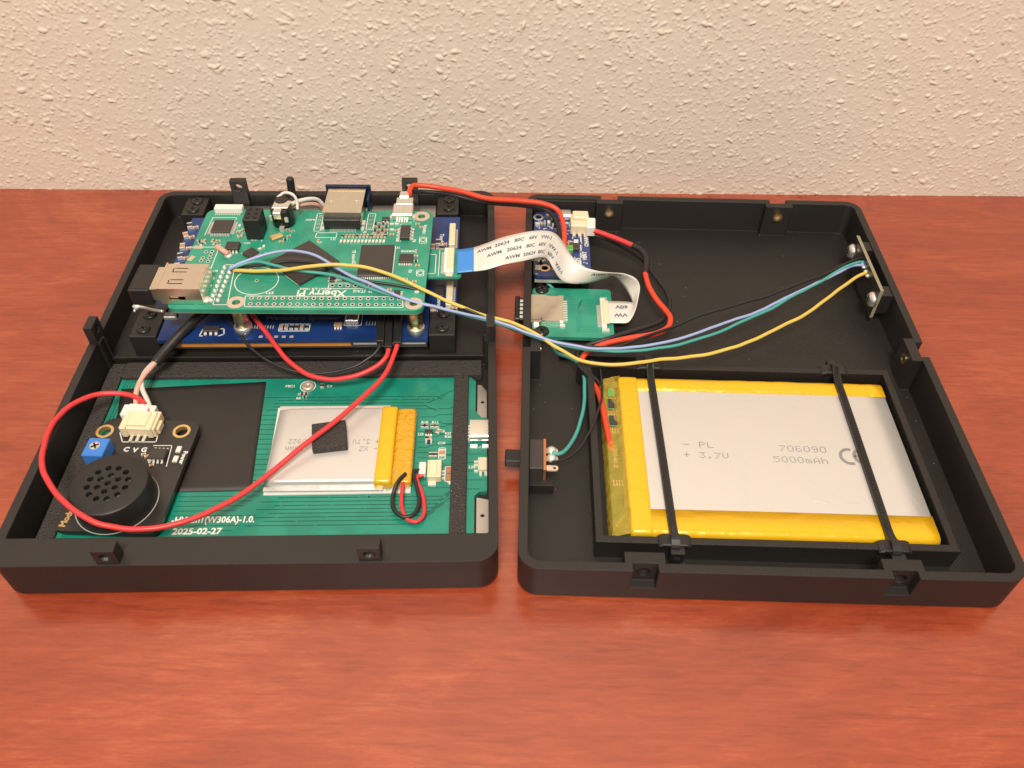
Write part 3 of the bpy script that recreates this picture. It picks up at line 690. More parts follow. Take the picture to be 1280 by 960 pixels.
p = bx(441, 402); part('micro_socket', G().cbox((p.x, p.y, BZ), 4.6, 3.6, 2.2), 'steel', db, bevel=.3)
# two pale flex sockets on the edge
for y0, y1 in ((138.5, 152.5), (103.6, 117.0)):
    o = part('flex_socket', G().box(118.0, 120.4, y0, y1, BZ+.02, BZ+2.3), 'cream', db, bevel=.25)
    g = G()
    for i in range(10): g.box(120.4, 121.2, y0+.8+i*(y1-y0-2)/10, y0+1.4+i*(y1-y0-2)/10, BZ+.02, BZ+.4)
    part('socket_pins', g, 'solder', o, kind='stuff')
chip(db, (115.5, 112.5), 3.2, 6.0, 1.4, BZ, 0, None); chip(db, (114.5, 126), 3.6, 4.2, 1.2, BZ)

# clamp blocks
def block(x0, x1, y0, y1, scr, label):
    b = thing('mounting_block', label, 'bracket', LF, ((x0+x1)/2, (y0+y1)/2, 4.5), 'black blocks clamping the display')
    part('block', G().box(x0, x1, y0, y1, 4.52, 14.0), 'print', b, bevel=.25)
    for s in scr: screw(b, (s[0], s[1], 14.0), 2.35, h=.8)
block(11.4, 20.6, 89.6, 104.6, [(15.6, 100.8), (15.4, 93.4)], 'black clamp block with two screws below the plugged-in USB dongle')
block(112.6, 121.6, 89.6, 104.4, [(117.4, 100.6), (117.2, 93.2)], 'black clamp block with two screws beside the black jumper plugs')
block(11.0, 19.8, 160.8, 172.6, [(15.4, 170.0), (15.2, 164.0)], 'black clamp block with two screws in the case corner behind the white flex socket')
block(112.5, 121.2, 160.8, 172.6, [(117.2, 170.6), (117.2, 164.8)], 'black clamp block with two screws in the corner under the thick red wire')

# ------------------------------------------------------------------ green single-board computer
PZ = 26.0
wa, wb = at(295, 378, PZ), at(517, 379.5, PZ)
PF = Frame(wa.x, wa.y, math.atan2(wb.y-wa.y, wb.x-wa.x))
px = lambda x, y, z=PZ: PF.px(x, y, z)
hR = (wb-wa).length; hB = px(527, 270.5)
sbc = thing('single_board_computer', 'green single-board computer raised on brass standoffs above the blue display board', 'computer board', PF, (20, 25, PZ-1.6))
x0, x1, y0, y1 = -22.3, hR+3.4, -3.6, hB.y+3.4
holes = [(0, 0), (hR, 0), (hB.x, hB.y)]
part('board', G().prism(rrect(x0, x1, y0, y1, 3.2), PZ-1.5, PZ), ['pcb_green'], sbc, cut=[G().cyl((h[0], h[1], 10), 1.35, 30, 20) for h in holes])
part('board_edge', G().prism(rrect(x0+.02, x1-.02, y0+.02, y1-.02, 3.18), PZ-1.75, PZ-1.51), 'pcb_edge', sbc)
for h in holes:
    part('mounting_ring', G().annulus((h[0], h[1], PZ), 1.4, 3.0, .08, 28), 'tin', sbc)
for h in holes[:2] + [(hB.x, hB.y), (0, hB.y)]:
    g = G().cyl((h[0], h[1], BZ+3.2), 2.7, PZ-1.8-BZ-3.2, 6); s_ = part('standoff', g, 'brass', sbc, bevel=.2)
    part('standoff_base', G().lathe((h[0], h[1], BZ+.02), [(3.1, 0), (3.1, 2.4), (2.7, 3.1)], 24), 'steel', s_)
    part('standoff_thread', G().cyl((h[0], h[1], PZ-1.9), 1.25, 1.0, 14), 'brass', s_)
pd = G(); dk = G()
def pad(c, r=.72, hr=.42): pd.annulus((c[0], c[1], PZ+.01), hr, r, .06, 14); dk.cyl((c[0], c[1], PZ+.005), hr, .03, 12)
a0, a1 = px(314.5, 372.6), px(499, 373.6); f0, f1 = px(313, 380), px(499.5, 381)
for i in range(20):
    for p, q in ((a0, a1), (f0, f1)):
        v = p.lerp(q, i/19); pad(v, .78, .45)
j0, j1 = px(415.5, 357), px(463.5, 357.4)
for i in range(6): pad(j0.lerp(j1, i/5), .85, .5)
for x, y in ((257.5, 315), (265, 314.5), (263.5, 318.5), (253.5, 322.5), (262, 322.5), (251.5, 326), (260, 327)): pad(px(x, y), .75, .45)
for x, y in ((401, 270.5), (399.5, 275.5), (398, 280), (397, 285), (464.5, 270), (463.5, 275), (462.5, 280), (462, 285)): pad(px(x, y), .6, .35)
pad(px(320.8, 351), .7, .4)
part('drilled_pad', pd, 'solder', sbc, kind='stuff'); part('drill_hole', dk, 'hole_black', sbc, kind='stuff')
g = G()
for (x, y), l, r_ in (((248, 309), 3.2, 0), ((239, 323), 2.8, 1.2)):
    p = px(x, y); g.cbox((p.x, p.y, PZ+.01), l, 1.7, .05, r_)
part('slot_pad', g, 'tin', sbc)
sk = G(); zs = PZ+.01
def so(pts, w=.28, close=True): outline(sk, [px(*p) for p in pts], w, zs, 0, close)
so([(306.5, 370), (502.5, 371), (504, 384.5), (305.5, 383.5)]); so([(411.5, 354), (468, 354), (467, 361), (410, 361)])
so([(281, 331), (294, 331), (284, 381), (266, 381)]); so([(233, 309), (274, 309), (262, 340)], .3, False)
so([(336, 329), (373.5, 356.5), (402, 341)], .3, False); so([(494.5, 308), (490.5, 342)], .35, False)
so([(397, 267), (405, 267), (400, 289), (392, 289)]); so([(461, 267), (470, 267), (465.5, 287), (457.5, 287)]); so([(396, 291), (421.5, 291), (420, 297), (394, 297)])
so([(266, 272), (296, 272), (295, 274.5)], .25, False); so([(256, 294), (266, 272.5)], .25, False); so([(327, 302), (332, 279)], .3, False)
c = px(320.8, 351); ellipse_ring(sk, c, 7.3, .3, zs, 0, 60)
p = px(401.5, 366.5); sk.merge(text_g('Xberry Pi', 4.5, (p.x, p.y, PZ), math.pi, .05, .93, 'CENTER', .03))
for s, x, y, sz, r_ in (('MADE', 381, 361, 1.3, math.pi), ('SDRAM 254', 402, 361, 1.3, math.pi), ('JTAG', 449, 364, 1.9, math.pi), ('J9', 463, 364, 1.9, math.pi), ('J4', 500, 367, 2.2, math.pi), ('ST1', 337, 366, 1.8, math.pi), ('G', 480.5, 364.5, 2.4, math.pi), ('PS/KEYB', 511, 314, 1.5, math.pi), ('TF microSD', 442, 322, 1.7, -1.45), ('U1', 497, 310, 1.6, 0),
                        ('J7', 456, 290, 1.6, math.pi), ('J11', 416, 299, 1.6, math.pi), ('U6', 498, 301, 1.6, math.pi), ('HDMI', 388, 275, 1.4, 0), ('U8', 269, 339, 1.5, 0), ('R5', 513, 339, 1.6, 1.5), ('R6', 518, 301, 1.6, 1.5), ('USBPWR', 531, 287, 1.5, 1.5), ('RN1', 318, 300, 1.3, 0), ('C30', 309, 304, 1.3, 0), ('L2', 400, 303, 1.4, .6)):
    p = px(x, y); sk.merge(text_g(s, sz, (p.x, p.y, PZ), r_, .05, 1, 'CENTER', .03))
for x, y in ((529, 300), (525.5, 341)):
    p = px(x, y); ellipse_ring(sk, p, 1.0, .3, zs); so([(x-4.5, y-3.5), (x+4.5, y-3.5), (x+4, y+4), (x-5, y+4)], .25)
for i in range(26):
    p = px(*random.choice([(247+random.random()*12, 300+random.random()*5), (264+random.random()*14, 300+random.random()*6), (320+random.random()*10, 262+random.random()*14), (500+random.random()*15, 276+random.random()*10), (296+random.random()*8, 285+random.random()*10), (386+random.random()*8, 268+random.random()*8)]))
    sk.cbox((p.x, p.y, zs), random.uniform(.5, 1.3), .22, .03, random.choice((0, 1.57)))
part('silkscreen', sk, 'silk', sbc)
tr = G()
for i in range(7): p = px(300+i*7, 345-i*2); tr.path([(p.x, p.y), (p.x+6, p.y-3+i*.7), (p.x+13, p.y-3+i*.7)], .25, PZ+.003)
for i in range(9): p = px(350+i*4, 292); tr.path([(p.x, p.y), (p.x+1.5, p.y-4), (p.x+1.5, p.y-9)], .25, PZ+.003)
for i in range(8): p = px(432+i*4, 352); tr.path([(p.x, p.y), (p.x, p.y+2.5), (p.x+2, p.y+4)], .22, PZ+.003)
part('copper_trace', tr, 'trace_green', sbc, kind='stuff')

def chip_px(corners, h, n=0, pins=None, name='chip', pl=1., mats='chip', bevel=.12):
    P = [px(x, y, PZ+h) for x, y in corners]; c = sum(P, Vector())/4
    ex = (P[1]-P[0]+P[2]-P[3])/2; ey = (P[3]-P[0]+P[2]-P[1])/2
    return chip(sbc, c, ex.length, abs(ey.dot(Vector((-ex.y, ex.x, 0)).normalized())), h, PZ, math.atan2(ex.y, ex.x), pins, n, name, pl, mats, bevel)
o = chip_px([(263.5, 289.5), (287.5, 290), (292, 275), (268, 275)], 1.2, 12, 'xy', pl=1.3)
chip_px([(373.5, 354), (425, 327), (386.5, 299.5), (337, 327)], 1.3, name='processor', bevel=.2)
chip_px([(447.5, 345), (489.5, 344), (493, 306), (450.6, 306)], 1.1, 18, 'y', name='memory_chip', pl=.9, bevel=.2)
chip_px([(500, 297), (512, 297), (513, 281.5), (500.8, 281.5)], 1.4, 4, 'x', pl=1.3)
chip_px([(498.5, 327.5), (516, 327.5), (517, 317.5), (499, 317)], 1.0, 8, 'y', pl=1.0)
chip_px([(281, 311), (298, 311), (299.5, 302), (283, 302)], 1.5, 4, 'y', pl=1.2)
chip_px([(312, 322), (324.5, 314.5), (314.5, 308.5), (302, 315.5)], 1.2, 7, 'y', pl=1.0, bevel=.3)
chip_px([(477, 275), (486, 275), (487, 271), (478, 271)], 1.0, 2, 'y', pl=.7); chip_px([(412, 351), (418, 351), (419, 343), (413, 343)], 1.0, 2, 'x', pl=.7); chip_px([(492, 369), (500, 369), (500.5, 362.5), (492.5, 362.5)], 1.0, 3, 'x', pl=.7)
p = px(346, 297.5); part('crystal', G().cbox((p.x, p.y, PZ+.05), 4.6, 2.6, 1.0, .6), 'gold', sbc, bevel=.2)
a, b = px(270, 307.5, PZ+3), px(285.5, 317.5, PZ+1.2); part('resistor', G().tube([a, a.lerp(b, .05), a.lerp(b, .95), b], [.7, .95, .95, .7], 12), 'pink', sbc)
p = px(286, 320); part('solder_blob', G().lathe((p.x, p.y, PZ), [(1.6, 0), (1.3, .7), (.5, 1.1)], 14), 'solder', sbc)
g = G()
for i in range(13):
    p = px(428.5+i*4.45, 296); smd(g, p, 2.0, .85, .5, PZ, 1.5, 1 if i % 4 else 0); p = px(426.5+i*4.45, 302.5); smd(g, p, 1.7, .85, .5, PZ, 1.5, 3)
for j in range(4):
    for i in range(4): p = px(470+i*4.6-j*.5, 280+j*4.2); smd(g, p, 1.5, .9, .5, PZ, 0, 1 if (i+j) % 2 else 0)
for x, y in ((490, 281), (496, 281), (490, 288), (496, 289), (490, 294), (522, 281), (527, 285), (520, 315), (520, 321), (520, 327), (522, 333), (424, 345), (428, 345), (424, 350), (429, 350), (507, 350), (518, 353), (521, 366), (305, 288), (300, 283), (298, 291), (303, 294), (300, 297), (250, 302), (256, 302), (266, 302), (273, 302), (252, 305.5), (268, 305.5), (361, 296), (357, 300), (352, 303), (487, 363), (485, 368), (452, 276), (398, 302), (366, 290), (360, 288), (325, 312), (330, 309), (334, 318)):
    p = px(x, y); smd(g, p, 1.5, .85, .55, PZ, random.choice((0, 1.57, .6 if x < 400 else 0)), random.choice((0, 1, 1, 3)))
part('small_components', g, SMDM, sbc, kind='stuff')
# soldered two-row header at the left
g = G()
for i in range(8):
    for k in range(2):
        p = px(285-i*2.4+k*8.5-4, 336+i*5.8); g.lathe((p.x, p.y, PZ+.02), [(.95, 0), (.7, .5), (.3, 1.2)], 10)
for x, y, s in ((258, 375, 1.8), (247, 377, 1.6), (240, 377, 1.4), (265, 349, 1.2), (262, 358, 1.0)): p = px(x, y); g.lathe((p.x, p.y, PZ+.02), [(s, 0), (s*.8, .5), (s*.2, 1.0)], 10)
part('solder_joint', g, 'solder', sbc, kind='stuff')
# black socket strip
p = px(319, 300); hb = part('pin_socket', G().box(p.x-2.9, p.x+2.9, p.y, p.y+7.8, PZ+.05, PZ+8.6), 'black_plastic', sbc, bevel=.15)
g = G()
for i in range(2):
    for k in range(3): g.cbox((p.x-1.3+i*2.6, p.y+1.35+k*2.54, PZ+8.59), 1.1, 1.1, .06)
part('socket_hole', g, 'hole_black', hb, kind='stuff')
# flex socket at the back edge
a, b = px(269, 266), px(304, 266); fs = part('flex_socket', G().box(a.x, b.x, a.y-.4, a.y+2.6, PZ+.05, PZ+2.2), 'white_plastic', sbc, bevel=.25)
g = G()
for i in range(14): g.box(a.x+.4+i*.68, a.x+.75+i*.68, a.y-1.6, a.y-.3, PZ+.02, PZ+.3)
part('socket_pins', g, 'solder', fs, kind='stuff')
# USB port
U = [px(*q, PZ+6.6) for q in ((195, 361.3), (249, 361.3), (260, 329.6), (209, 330))]
ux0, ux1, uy0, uy1 = U[0].x, U[1].x, (U[0].y+U[1].y)/2, (U[2].y+U[3].y)/2
g = G().box(ux0, ux1, uy0, uy1, PZ+.2, PZ+6.6)
slots = []
for yy in (uy0+2.6, uy0+8.6):
    slots.append(G().prism([(ux0+2.6, yy), (ux0+7.6, yy), (ux0+7.6, yy+.45), (ux0+3.1, yy+.45), (ux0+3.1, yy+1.9), (ux0+7.6, yy+1.9), (ux0+7.6, yy+2.35), (ux0+2.6, yy+2.35)], PZ+5.7, PZ+8))
us = part('usb_port', g, 'steel_warm', sbc, cut=[G().box(ux0-2, ux1-1.2, uy0+.4, uy1-.4, PZ+.7, PZ+6.1)]+slots+[G().box(ux0+3, ux0+8.5, uy0-1, uy0+.6, PZ+2.0, PZ+3.4), G().box(ux1-.7, ux1-.25, uy0+1.2, uy0+4.5, PZ+6.2, PZ+8), G().box(ux1-.7, ux1-.25, uy0+8, uy0+11.5, PZ+6.2, PZ+8)])
part('port_tongue', G().box(ux0+.3, ux1-1.6, uy0+1.6, uy1-1.6, PZ+3.4, PZ+5.6), 'hole_black', us)
part('port_lip', G().box(ux0-.25, ux0+.25, uy0-.3, uy1+.3, PZ+6.45, PZ+6.85), 'steel_warm', us)
# HDMI port
Hh = [px(*q, PZ+5.8) for q in ((402, 265.5), (451.5, 266), (457, 235.5), (411.5, 236))]
hx0, hx1, hy0, hy1 = (Hh[0].x+Hh[3].x)/2, (Hh[1].x+Hh[2].x)/2, Hh[0].y, Hh[2].y
hd = part('video_port', G().box(hx0, hx1, hy0, hy1, PZ+.6, PZ+5.8), 'steel_warm', sbc, cut=[G().box(hx0+1.8+k*9.2, hx0+3.0+k*9.2, hy0+5.2, hy0+8.2, PZ+5.3, PZ+7) for k in (0, 1)]+[G().box(hx0+.6, hx1-.6, hy0+3, hy1+2, PZ+1.1, PZ+5.2)])
part('port_lip', G().box(hx0+.5, hx1-.3, hy1-2.0, hy1-1.6, PZ+5.75, PZ+5.95), 'gold', hd)
part('spring_tongue', G().box(hx0+2.0, hx0+2.8, hy0+5.4, hy0+7.6, PZ+5.2, PZ+5.75).box(hx0+11.2, hx0+12.0, hy0+5.4, hy0+7.6, PZ+5.2, PZ+5.75), 'steel', hd)
part('port_block', G().box(hx0+.3, hx1-.3, hy0-2.6, hy0+.2, PZ+.3, PZ+4.4), 'black_plastic', hd, bevel=.2)
g = G()
for i in range(19): g.box(hx0+2.6+i*.5, hx0+2.85+i*.5, hy0-3.9, hy0-2.5, PZ+.02, PZ+.4)
for x in (hx0-.3, hx1+.3): g.cbox((x, hy0+1, PZ+.02), 1.3, 2.6, .9); g.cbox((x, hy0-2.2, PZ+.02), 1.2, 1.8, .6)
part('port_pins', g, 'solder', hd, kind='stuff')
# round audio socket standing on the board
p = px(355.5, 279); ak = part('audio_socket', G().prism([(p.x+4.1*math.cos(R(a)), p.y+3.9*math.sin(R(a))) for a in range(-80, 281, 24)], PZ+.1, PZ+7.2), 'gloss_black', sbc, bevel=.3)
g = G().prism([(p.x-3.0, p.y-1.4), (p.x+2.8, p.y-1.4), (p.x+3.4, p.y+3.2), (p.x-2.6, p.y+3.4)], PZ+7.2, PZ+7.7); g.box(p.x-2.2, p.x+.6, p.y-4.3, p.y-3.75, PZ+4.6, PZ+7.4); g.box(p.x-2.2, p.x+.6, p.y-4.2, p.y-1.3, PZ+7.15, PZ+7.5)
part('socket_shield', g, 'steel', ak, bevel=.15)
part('socket_cap', G().lathe((p.x-.4, p.y+3.6, PZ+5.2), [(3.2, 0), (3.0, 1.6), (2.4, 2.6)], 20), 'black_plastic', ak)
part('socket_clip', G().cbox((p.x-3.6, p.y-2.6, PZ+3.2), .9, 1.0, 1.8).cbox((p.x+2.2, p.y-3.7, PZ+3.2), 1.2, .7, 1.8).cbox((p.x+.2, p.y-4.6, PZ+.05), 1.6, 1.6, 1.5), 'solder', ak)
# micro power socket
M_ = [px(*q, PZ+2.8) for q in ((490, 268), (515, 268), (516.5, 254), (493, 254))]
pm = part('power_socket', G().box(M_[0].x, M_[1].x, M_[0].y, M_[2].y, PZ+.1, PZ+2.8), 'steel', sbc, bevel=.3)
g = G()
for i in range(5): g.box(M_[0].x+1.4+i*.95, M_[0].x+1.9+i*.95, M_[0].y-1.5, M_[0].y+.1, PZ+.02, PZ+.5)
for x in (M_[0].x-.4, M_[1].x+.4): g.cbox((x, M_[0].y+1.6, PZ+.02), 1.2, 2.2, 1.0)
part('socket_pins', g, 'solder', pm, kind='stuff')

g = G().tube(spline([px(*q) for q in ((168, 390, 17), (170, 384, 18.2), (178, 384, 18.8), (190, 387, 19.3), (204, 389, 19.8))], 5), [.4]*4+[1.2]*4+[.5]*13, 9); part('wire_end', g, 'solder', sbc)
p = px(213, 393, 20); part('socket_shell', G().cbox((p.x, p.y, 18.4), 4.4, 2.6, 1.6), 'steel', sbc, bevel=.3)
# things plugged into the computer
dg = thing('usb_dongle', 'stubby black USB dongle plugged into the silver port of the green board', 'usb dongle', PF, (ux0-5, uy0+6, PZ))
part('metal_plug', G().box(ux0-3.8, ux0+6, uy0+.75, uy1-.75, PZ+.95, PZ+5.9), 'steel_warm', dg, bevel=.2)
part('cap', G().box(ux0-9.6, ux0-2.6, uy0-.1, uy1+.3, PZ-.6, PZ+6.2), 'black_plastic', dg, bevel=.45)
g = G()
for i in range(5): g.box(ux0-9.2+i*1.3, ux0-8.7+i*1.3, uy1+.2, uy1+.5, PZ+.2, PZ+5.8)
g.box(ux0-9.1, ux0-3.2, uy0+.5, uy0+.62, PZ+6.15, PZ+6.28); g.box(ux0-9.1, ux0-8.95, uy0+.5, uy1-.3, PZ+6.15, PZ+6.28)
part('cap_ridge', g, 'black_plastic', dg)
ha = thing('video_adapter', 'dark blue flat video adapter plugged in behind the silver video port', 'adapter', PF, ((hx0+hx1)/2, hy1+1, PZ))
part('adapter_board', G().box(hx0-1.2, hx1+1.6, hy1+.3, hy1+1.5, PZ-3.0, PZ+6.5), 'pcb_navy', ha)
part('adapter_side', G().box(hx1+.8, hx1+1.6, hy1-6.5, hy1+.25, PZ-2.5, PZ+4.8), 'pcb_navy', ha)
part('adapter_plug', G().box(hx0+1.0, hx1-1.0, hy1-3, hy1+.35, PZ+1.5, PZ+4.8), 'steel', ha)
pp_ = thing('power_plug', 'grey metal power plug with a thick red wire behind the green board', 'plug', PF, ((M_[0].x+M_[1].x)/2, M_[2].y+3, PZ))
part('plug_shell', G().box(M_[3].x+.6, M_[2].x-.2, M_[2].y-.8, M_[2].y+3.8, PZ+.5, PZ+2.9), 'steel', pp_, bevel=.25)
part('plug_tail', G().box(M_[3].x+1.6, M_[2].x-1.8, M_[2].y+3.2, M_[2].y+7.0, PZ+.7, PZ+3.6), 'steel', pp_, bevel=.3)

# card adapter poking out under the right edge, with its flex socket
AZ = 23.0
ad = thing('card_adapter', 'small green adapter board with a flex socket sticking out from the computer board edge', 'circuit board', LF, (117, 117, AZ-1))
part('board', G().prism(rrect(104, 123.6, 109.4, 125.5, 1.0, 3), AZ-.8, AZ), 'pcb_green', ad)
a, b = LF.px(557, 342, AZ), LF.px(570, 312, AZ)
fx = part('flex_socket', G().box(117.4, 121.0, 110.6, 124.4, AZ+.05, AZ+1.7), 'white_plastic', ad, bevel=.2)
part('latch', G().box(118.6, 120.9, 111.4, 123.6, AZ+1.6, AZ+2.1), 'cream', fx, bevel=.15)
g = G()
for i in range(20): g.box(116.4, 117.5, 111.6+i*.6, 111.9+i*.6, AZ+.02, AZ+.35)
for y in (109.9, 125.0): g.cbox((119.4, y, AZ+.02), 2.4, 1.1, .6)
part('socket_pins', g, 'solder', fx, kind='stuff')
sk = G(); outline(sk, [(107, 111.5), (114.4, 111.5), (114.4, 122.5), (107, 122.5)], .3, AZ+.01); sk.path([(115.6, 110.2), (115.6, 124.6)], .25, AZ+.01)
part('silkscreen', sk, 'silk', ad, kind='stuff')

# ------------------------------------------------------------------ case half with the big cell
caseR = thing('case_half', 'black printed case half holding the large yellow taped battery', 'case', RF, (W/2, D/2, 0), 'two halves of the opened case')
ws = [(34.0, 0, 'f'), (102.7, 0, 'f'), (34.0, D, 'b'), (102.7, D, 'b'), (0, 88.4, 'l'), (W, 88.4, 'r')]
inner = G().prism(rrect(2.6, W-2.6, 2.6, D-2.6, 3.2), 1.2, 25)
boss = []; notch = []; ins = []
for x, y, s in ws:
    if s in 'fb':
        d = 1 if s == 'f' else -1; ya, yb = (1.2, 6.0) if s == 'f' else (D-6.0, D-1.2)
        if s == 'b': ya, yb = D-5.2, D-1.2
        boss.append(G().box(x-5.4, x+5.4, ya, yb, .6, H-.02)); yo = y
        notch.append(G().loft([[(x-3.4, y-d*2, H-8.6), (x+3.4, y-d*2, H-8.6), (x+3.4, y+d*2.6, H-8.3), (x-3.4, y+d*2.6, H-8.3)], [(x-3.4, y-d*2, H+3), (x+3.4, y-d*2, H+3), (x+3.4, y+d*2.6, H+3), (x-3.4, y+d*2.6, H+3)]]))
        ins.append(((x, y+d*2.4, 10.6), (0, d, 0)))
    else:
        d = 1 if s == 'l' else -1; xa, xb = (1.2, 6.0) if s == 'l' else (W-6.0, W-1.2)
        boss.append(G().box(xa, xb, y-5.4, y+5.4, .6, H-.02))
        notch.append(G().loft([[(x-d*2, y-3.6, H-8.6), (x-d*2, y+3.6, H-8.6), (x+d*2.6, y+3.6, H-8.3), (x+d*2.6, y-3.6, H-8.3)], [(x-d*2, y-3.6, H+3), (x-d*2, y+3.6, H+3), (x+d*2.6, y+3.6, H+3), (x+d*2.6, y-3.6, H+3)]]))
        ins.append(((x+d*2.4, y, 10.6), (d, 0, 0)))
drill = [G().cyl(Vector(c)-Vector(a)*1, 1.95, 9, 20, axis=a) for c, a in ins]
slotR = [G().box(-2, 4, 40.0, 46.0, 5.6, 9.6), G().box(-2, 4, 107.5, 124.5, 3.0, 6.2)]
me = shell_outer().mesh('shell', org(caseR)); off = org(caseR)
me.materials.append(MATS['print'])
me = boolean(me, [inner.mesh('c', off)]); me = boolean(me, [b.mesh('c', off) for b in boss], 'UNION')
me = boolean(me, [b.mesh('c', off) for b in notch+drill+slotR])
if not me.materials: me.materials.append(MATS['print'])
sharp(me); o = bpy.data.objects.new('shell', me); link(o, caseR)
for c, a in ins:
    fr = a[1] > .5
    part('threaded_insert', G().annulus(Vector(c)+Vector(a)*(2.7 if fr else 1.5), 1.2, 1.9, .85 if fr else 2.25, 18, 0, a), 'brass', caseR)
# battery tray printed on the floor
TZ = 9.0
tx0, tx1, ty0, ty1 = 21.8, 123.4, 12.8, 84.2
tro = [(tx0, ty0), (tx1, ty0), (tx1, ty1), (tx0+1.5, ty1), (tx0-3.2, ty1), (tx0-3.2, ty1-1.8), (tx0, ty1-6.5)]
tri = [(tx0+2.2, ty0+2.2), (tx1-2.2, ty0+2.2), (tx1-2.2, ty1-2.2), (tx0+1.2, ty1-2.2), (tx0+2.2, ty1-7)]
me_t = part('battery_tray', G().prism(tro, 1.0, TZ), 'print', caseR, cut=[G().prism(tri, .5, 12)])
for x, y, f in ((42.9, ty1-.8, 0), (105.2, ty1-.8, 0), (43.8, ty0+.9, 1), (105.2, ty0+.9, 1)):
    g = G(); rg = []
    prof = [(-4.9, 0), (-4.4, .9), (-3.3, 1.5), (3.3, 1.5), (4.4, .9), (4.9, 0)]
    g.loft([[(x+u, yy, TZ-.6+w) for u, w in prof] for yy in (y-2.0, y+2.0)])
    part('tie_anchor', g, 'print', me_t, bevel=.3)
# ledge that carries the switch, rib beside the card board
part('switch_ledge', G().box(2.4, 10.2, 34.6, 37.4, 1.1, 5.2), 'print', caseR)
part('switch_ledge', G().box(2.4, 9.0, 48.6, 50.2, 1.1, 4.4), 'print', caseR)
part('floor_rib', G().box(13, 40, 93.5, 94.9, 1.1, 3.0), 'print', caseR)
part('back_liner', G().box(2.7, 28.4, D-4.0, D-2.55, 1.2, H-.4), 'print', caseR)

# ------------------------------------------------------------------ large pouch cell
bl = thing('pouch_battery', 'large flat pouch battery edged with yellow tape in the black tray', 'battery', RF, (73, 48, 2))
bx0, bx1, by0, by1, bz = 32.2, 119.6, 16.6, 79.0, 8.2
def slab(g, x0, x1, y0, y1, z0, z1, r, m=0): return pillow(g, x0, x1, y0, y1, z0, z1, r, m, 12)
part('pouch', slab(G(), bx0, bx1, by0+.75, by1-.75, 1.4, bz, 1.5), 'pouch', bl)
def wrap(y_in, y_out, side):
    """tape folded over the long edge"""
    prof = []
    sgn = 1 if side == 'b' else -1; ye = y_out
    pts_ = [(y_in, bz+.06), (ye-sgn*2.2, bz+.06), (ye-sgn*.9, bz-.25), (ye-sgn*.1, bz-1.0), (ye+sgn*.12, bz-2.0), (ye+sgn*.12, 2.2)]
    back = [(y, z) for y, z in [(ye-sgn*.06, 2.2), (ye-sgn*.06, bz-2.0), (ye-sgn*.3, bz-1.1), (ye-sgn*1.0, bz-.38), (ye-sgn*2.2, bz-.05), (y_in, bz-.03)]]
    g = G(); n = 26; rg = []
    for i in range(n+1):
        x = bx0-.1+(bx1-bx0+.2)*i/n; sw = math.sin(math.pi*i/n)*.18
        w = [noise.noise(Vector((x*.35, k*1.3, 7 if side == 'b' else 2)))*.16 if 1 < k < 5 else 0 for k in range(len(pts_))]
        rg.append([(x, y+sgn*w[k]*.8, z+sw*(1 if z > 5 else 0)+w[k]) for k, (y, z) in enumerate(pts_)]+[(x, y, z+sw*(1 if z > 5 else 0)) for y, z in back])
    return g.loft(rg, 0, True)
part('yellow_tape', wrap(25.0, by0, 'f'), 'kapton', bl); part('yellow_tape', wrap(72.2, by1, 'b'), 'kapton', bl)
g = slab(G(), bx0-.15, 38.6, by0-.1, by1+.1, 1.5, bz+.16, 1.5); part('yellow_tape', g, 'kapton', bl)
# protection board at the taped end
mat('pcb_olive', (.13, .15, .018), .2, coat=.5, var=.35, vscale=160)
pb = part('protection_board', G().box(27.2, 32.0, by0+1.2, by1-1.0, 4.8, 6.2), 'pcb_olive', bl)
g = G()
def rb(x, y): return RF.px(x, y, 6.3)
for (x, y, sx, sy, m) in ((766.5, 492, 2.4, 3.4, 0), (768, 507, 3.0, 4.6, 1), (769.5, 528, 3.0, 4.6, 1)):
    q = rb(x, y); g.cbox((29.6, q.y, 6.2), sx, sy, 1.0, 0, m)
part('protection_chip', g, ['green_term', 'chip'], pb, bevel=.15)
g = G()
for x, y in ((766, 499), (768, 514), (768, 519), (769, 537), (770, 541), (776, 602), (777, 606)):
    q = rb(x, y)
    for k in range(4): g.cbox((28.4+k*.85, q.y, 6.2), .45, .9, .3)
part('gold_pin', g, 'gold', pb, kind='stuff')
p = rb(771, 570); part('board_lettering', text_g('1-000-40 .0', 2.0, (29.4, p.y, 6.22), -math.pi/2, .05, 1, 'CENTER', .03), 'gold', pb)
# clear amber film over the end
def film(pts_, name='amber_film', m='kapton_clear'):
    g = G(); g.add(pts_, [[i, i+1, i+3, i+2] for i in range(0, len(pts_)-2, 2)], 0, True); return part(name, g, m, bl)
rr_ = []
for i in range(15):
    y = by0+.4+(by1-by0-.8)*i/14; k = .7*math.sin(i*2.1)+.3*math.sin(i*5.3)
    rr_ += [(26.2+.25*k, y, 1.6), (26.6+.5*k, y, 4.6+.5*k)]
film(rr_)
nu, nv = 10, 90; vv = []; ff = []
for j_ in range(nv+1):
    for i_ in range(nu+1):
        u, v = i_/nu, j_/nv; y = by0-.1+(by1-by0+.2)*v; x = 26.0+6.6*u+.35*noise.noise(Vector((y*.5, 3, u*2)))
        z = 5.2+3.1*u**.8+.75*noise.noise(Vector((x*.45, y*.28, 5)))+.4*noise.noise(Vector((x*.9, y*.7, 9)))*(1-u)
        if u == 0: z -= 1.0
        if u > .99: z = bz+.12
        vv.append((x, y, max(z, 6.45) if .12 < u < .9 else z))
for j_ in range(nv):
    for i_ in range(nu): k_ = j_*(nu+1)+i_; ff.append([k_, k_+1, k_+nu+2, k_+nu+1])
part('amber_film', G().add(vv, ff, 0, True), 'kapton_clear', bl)
g = G()
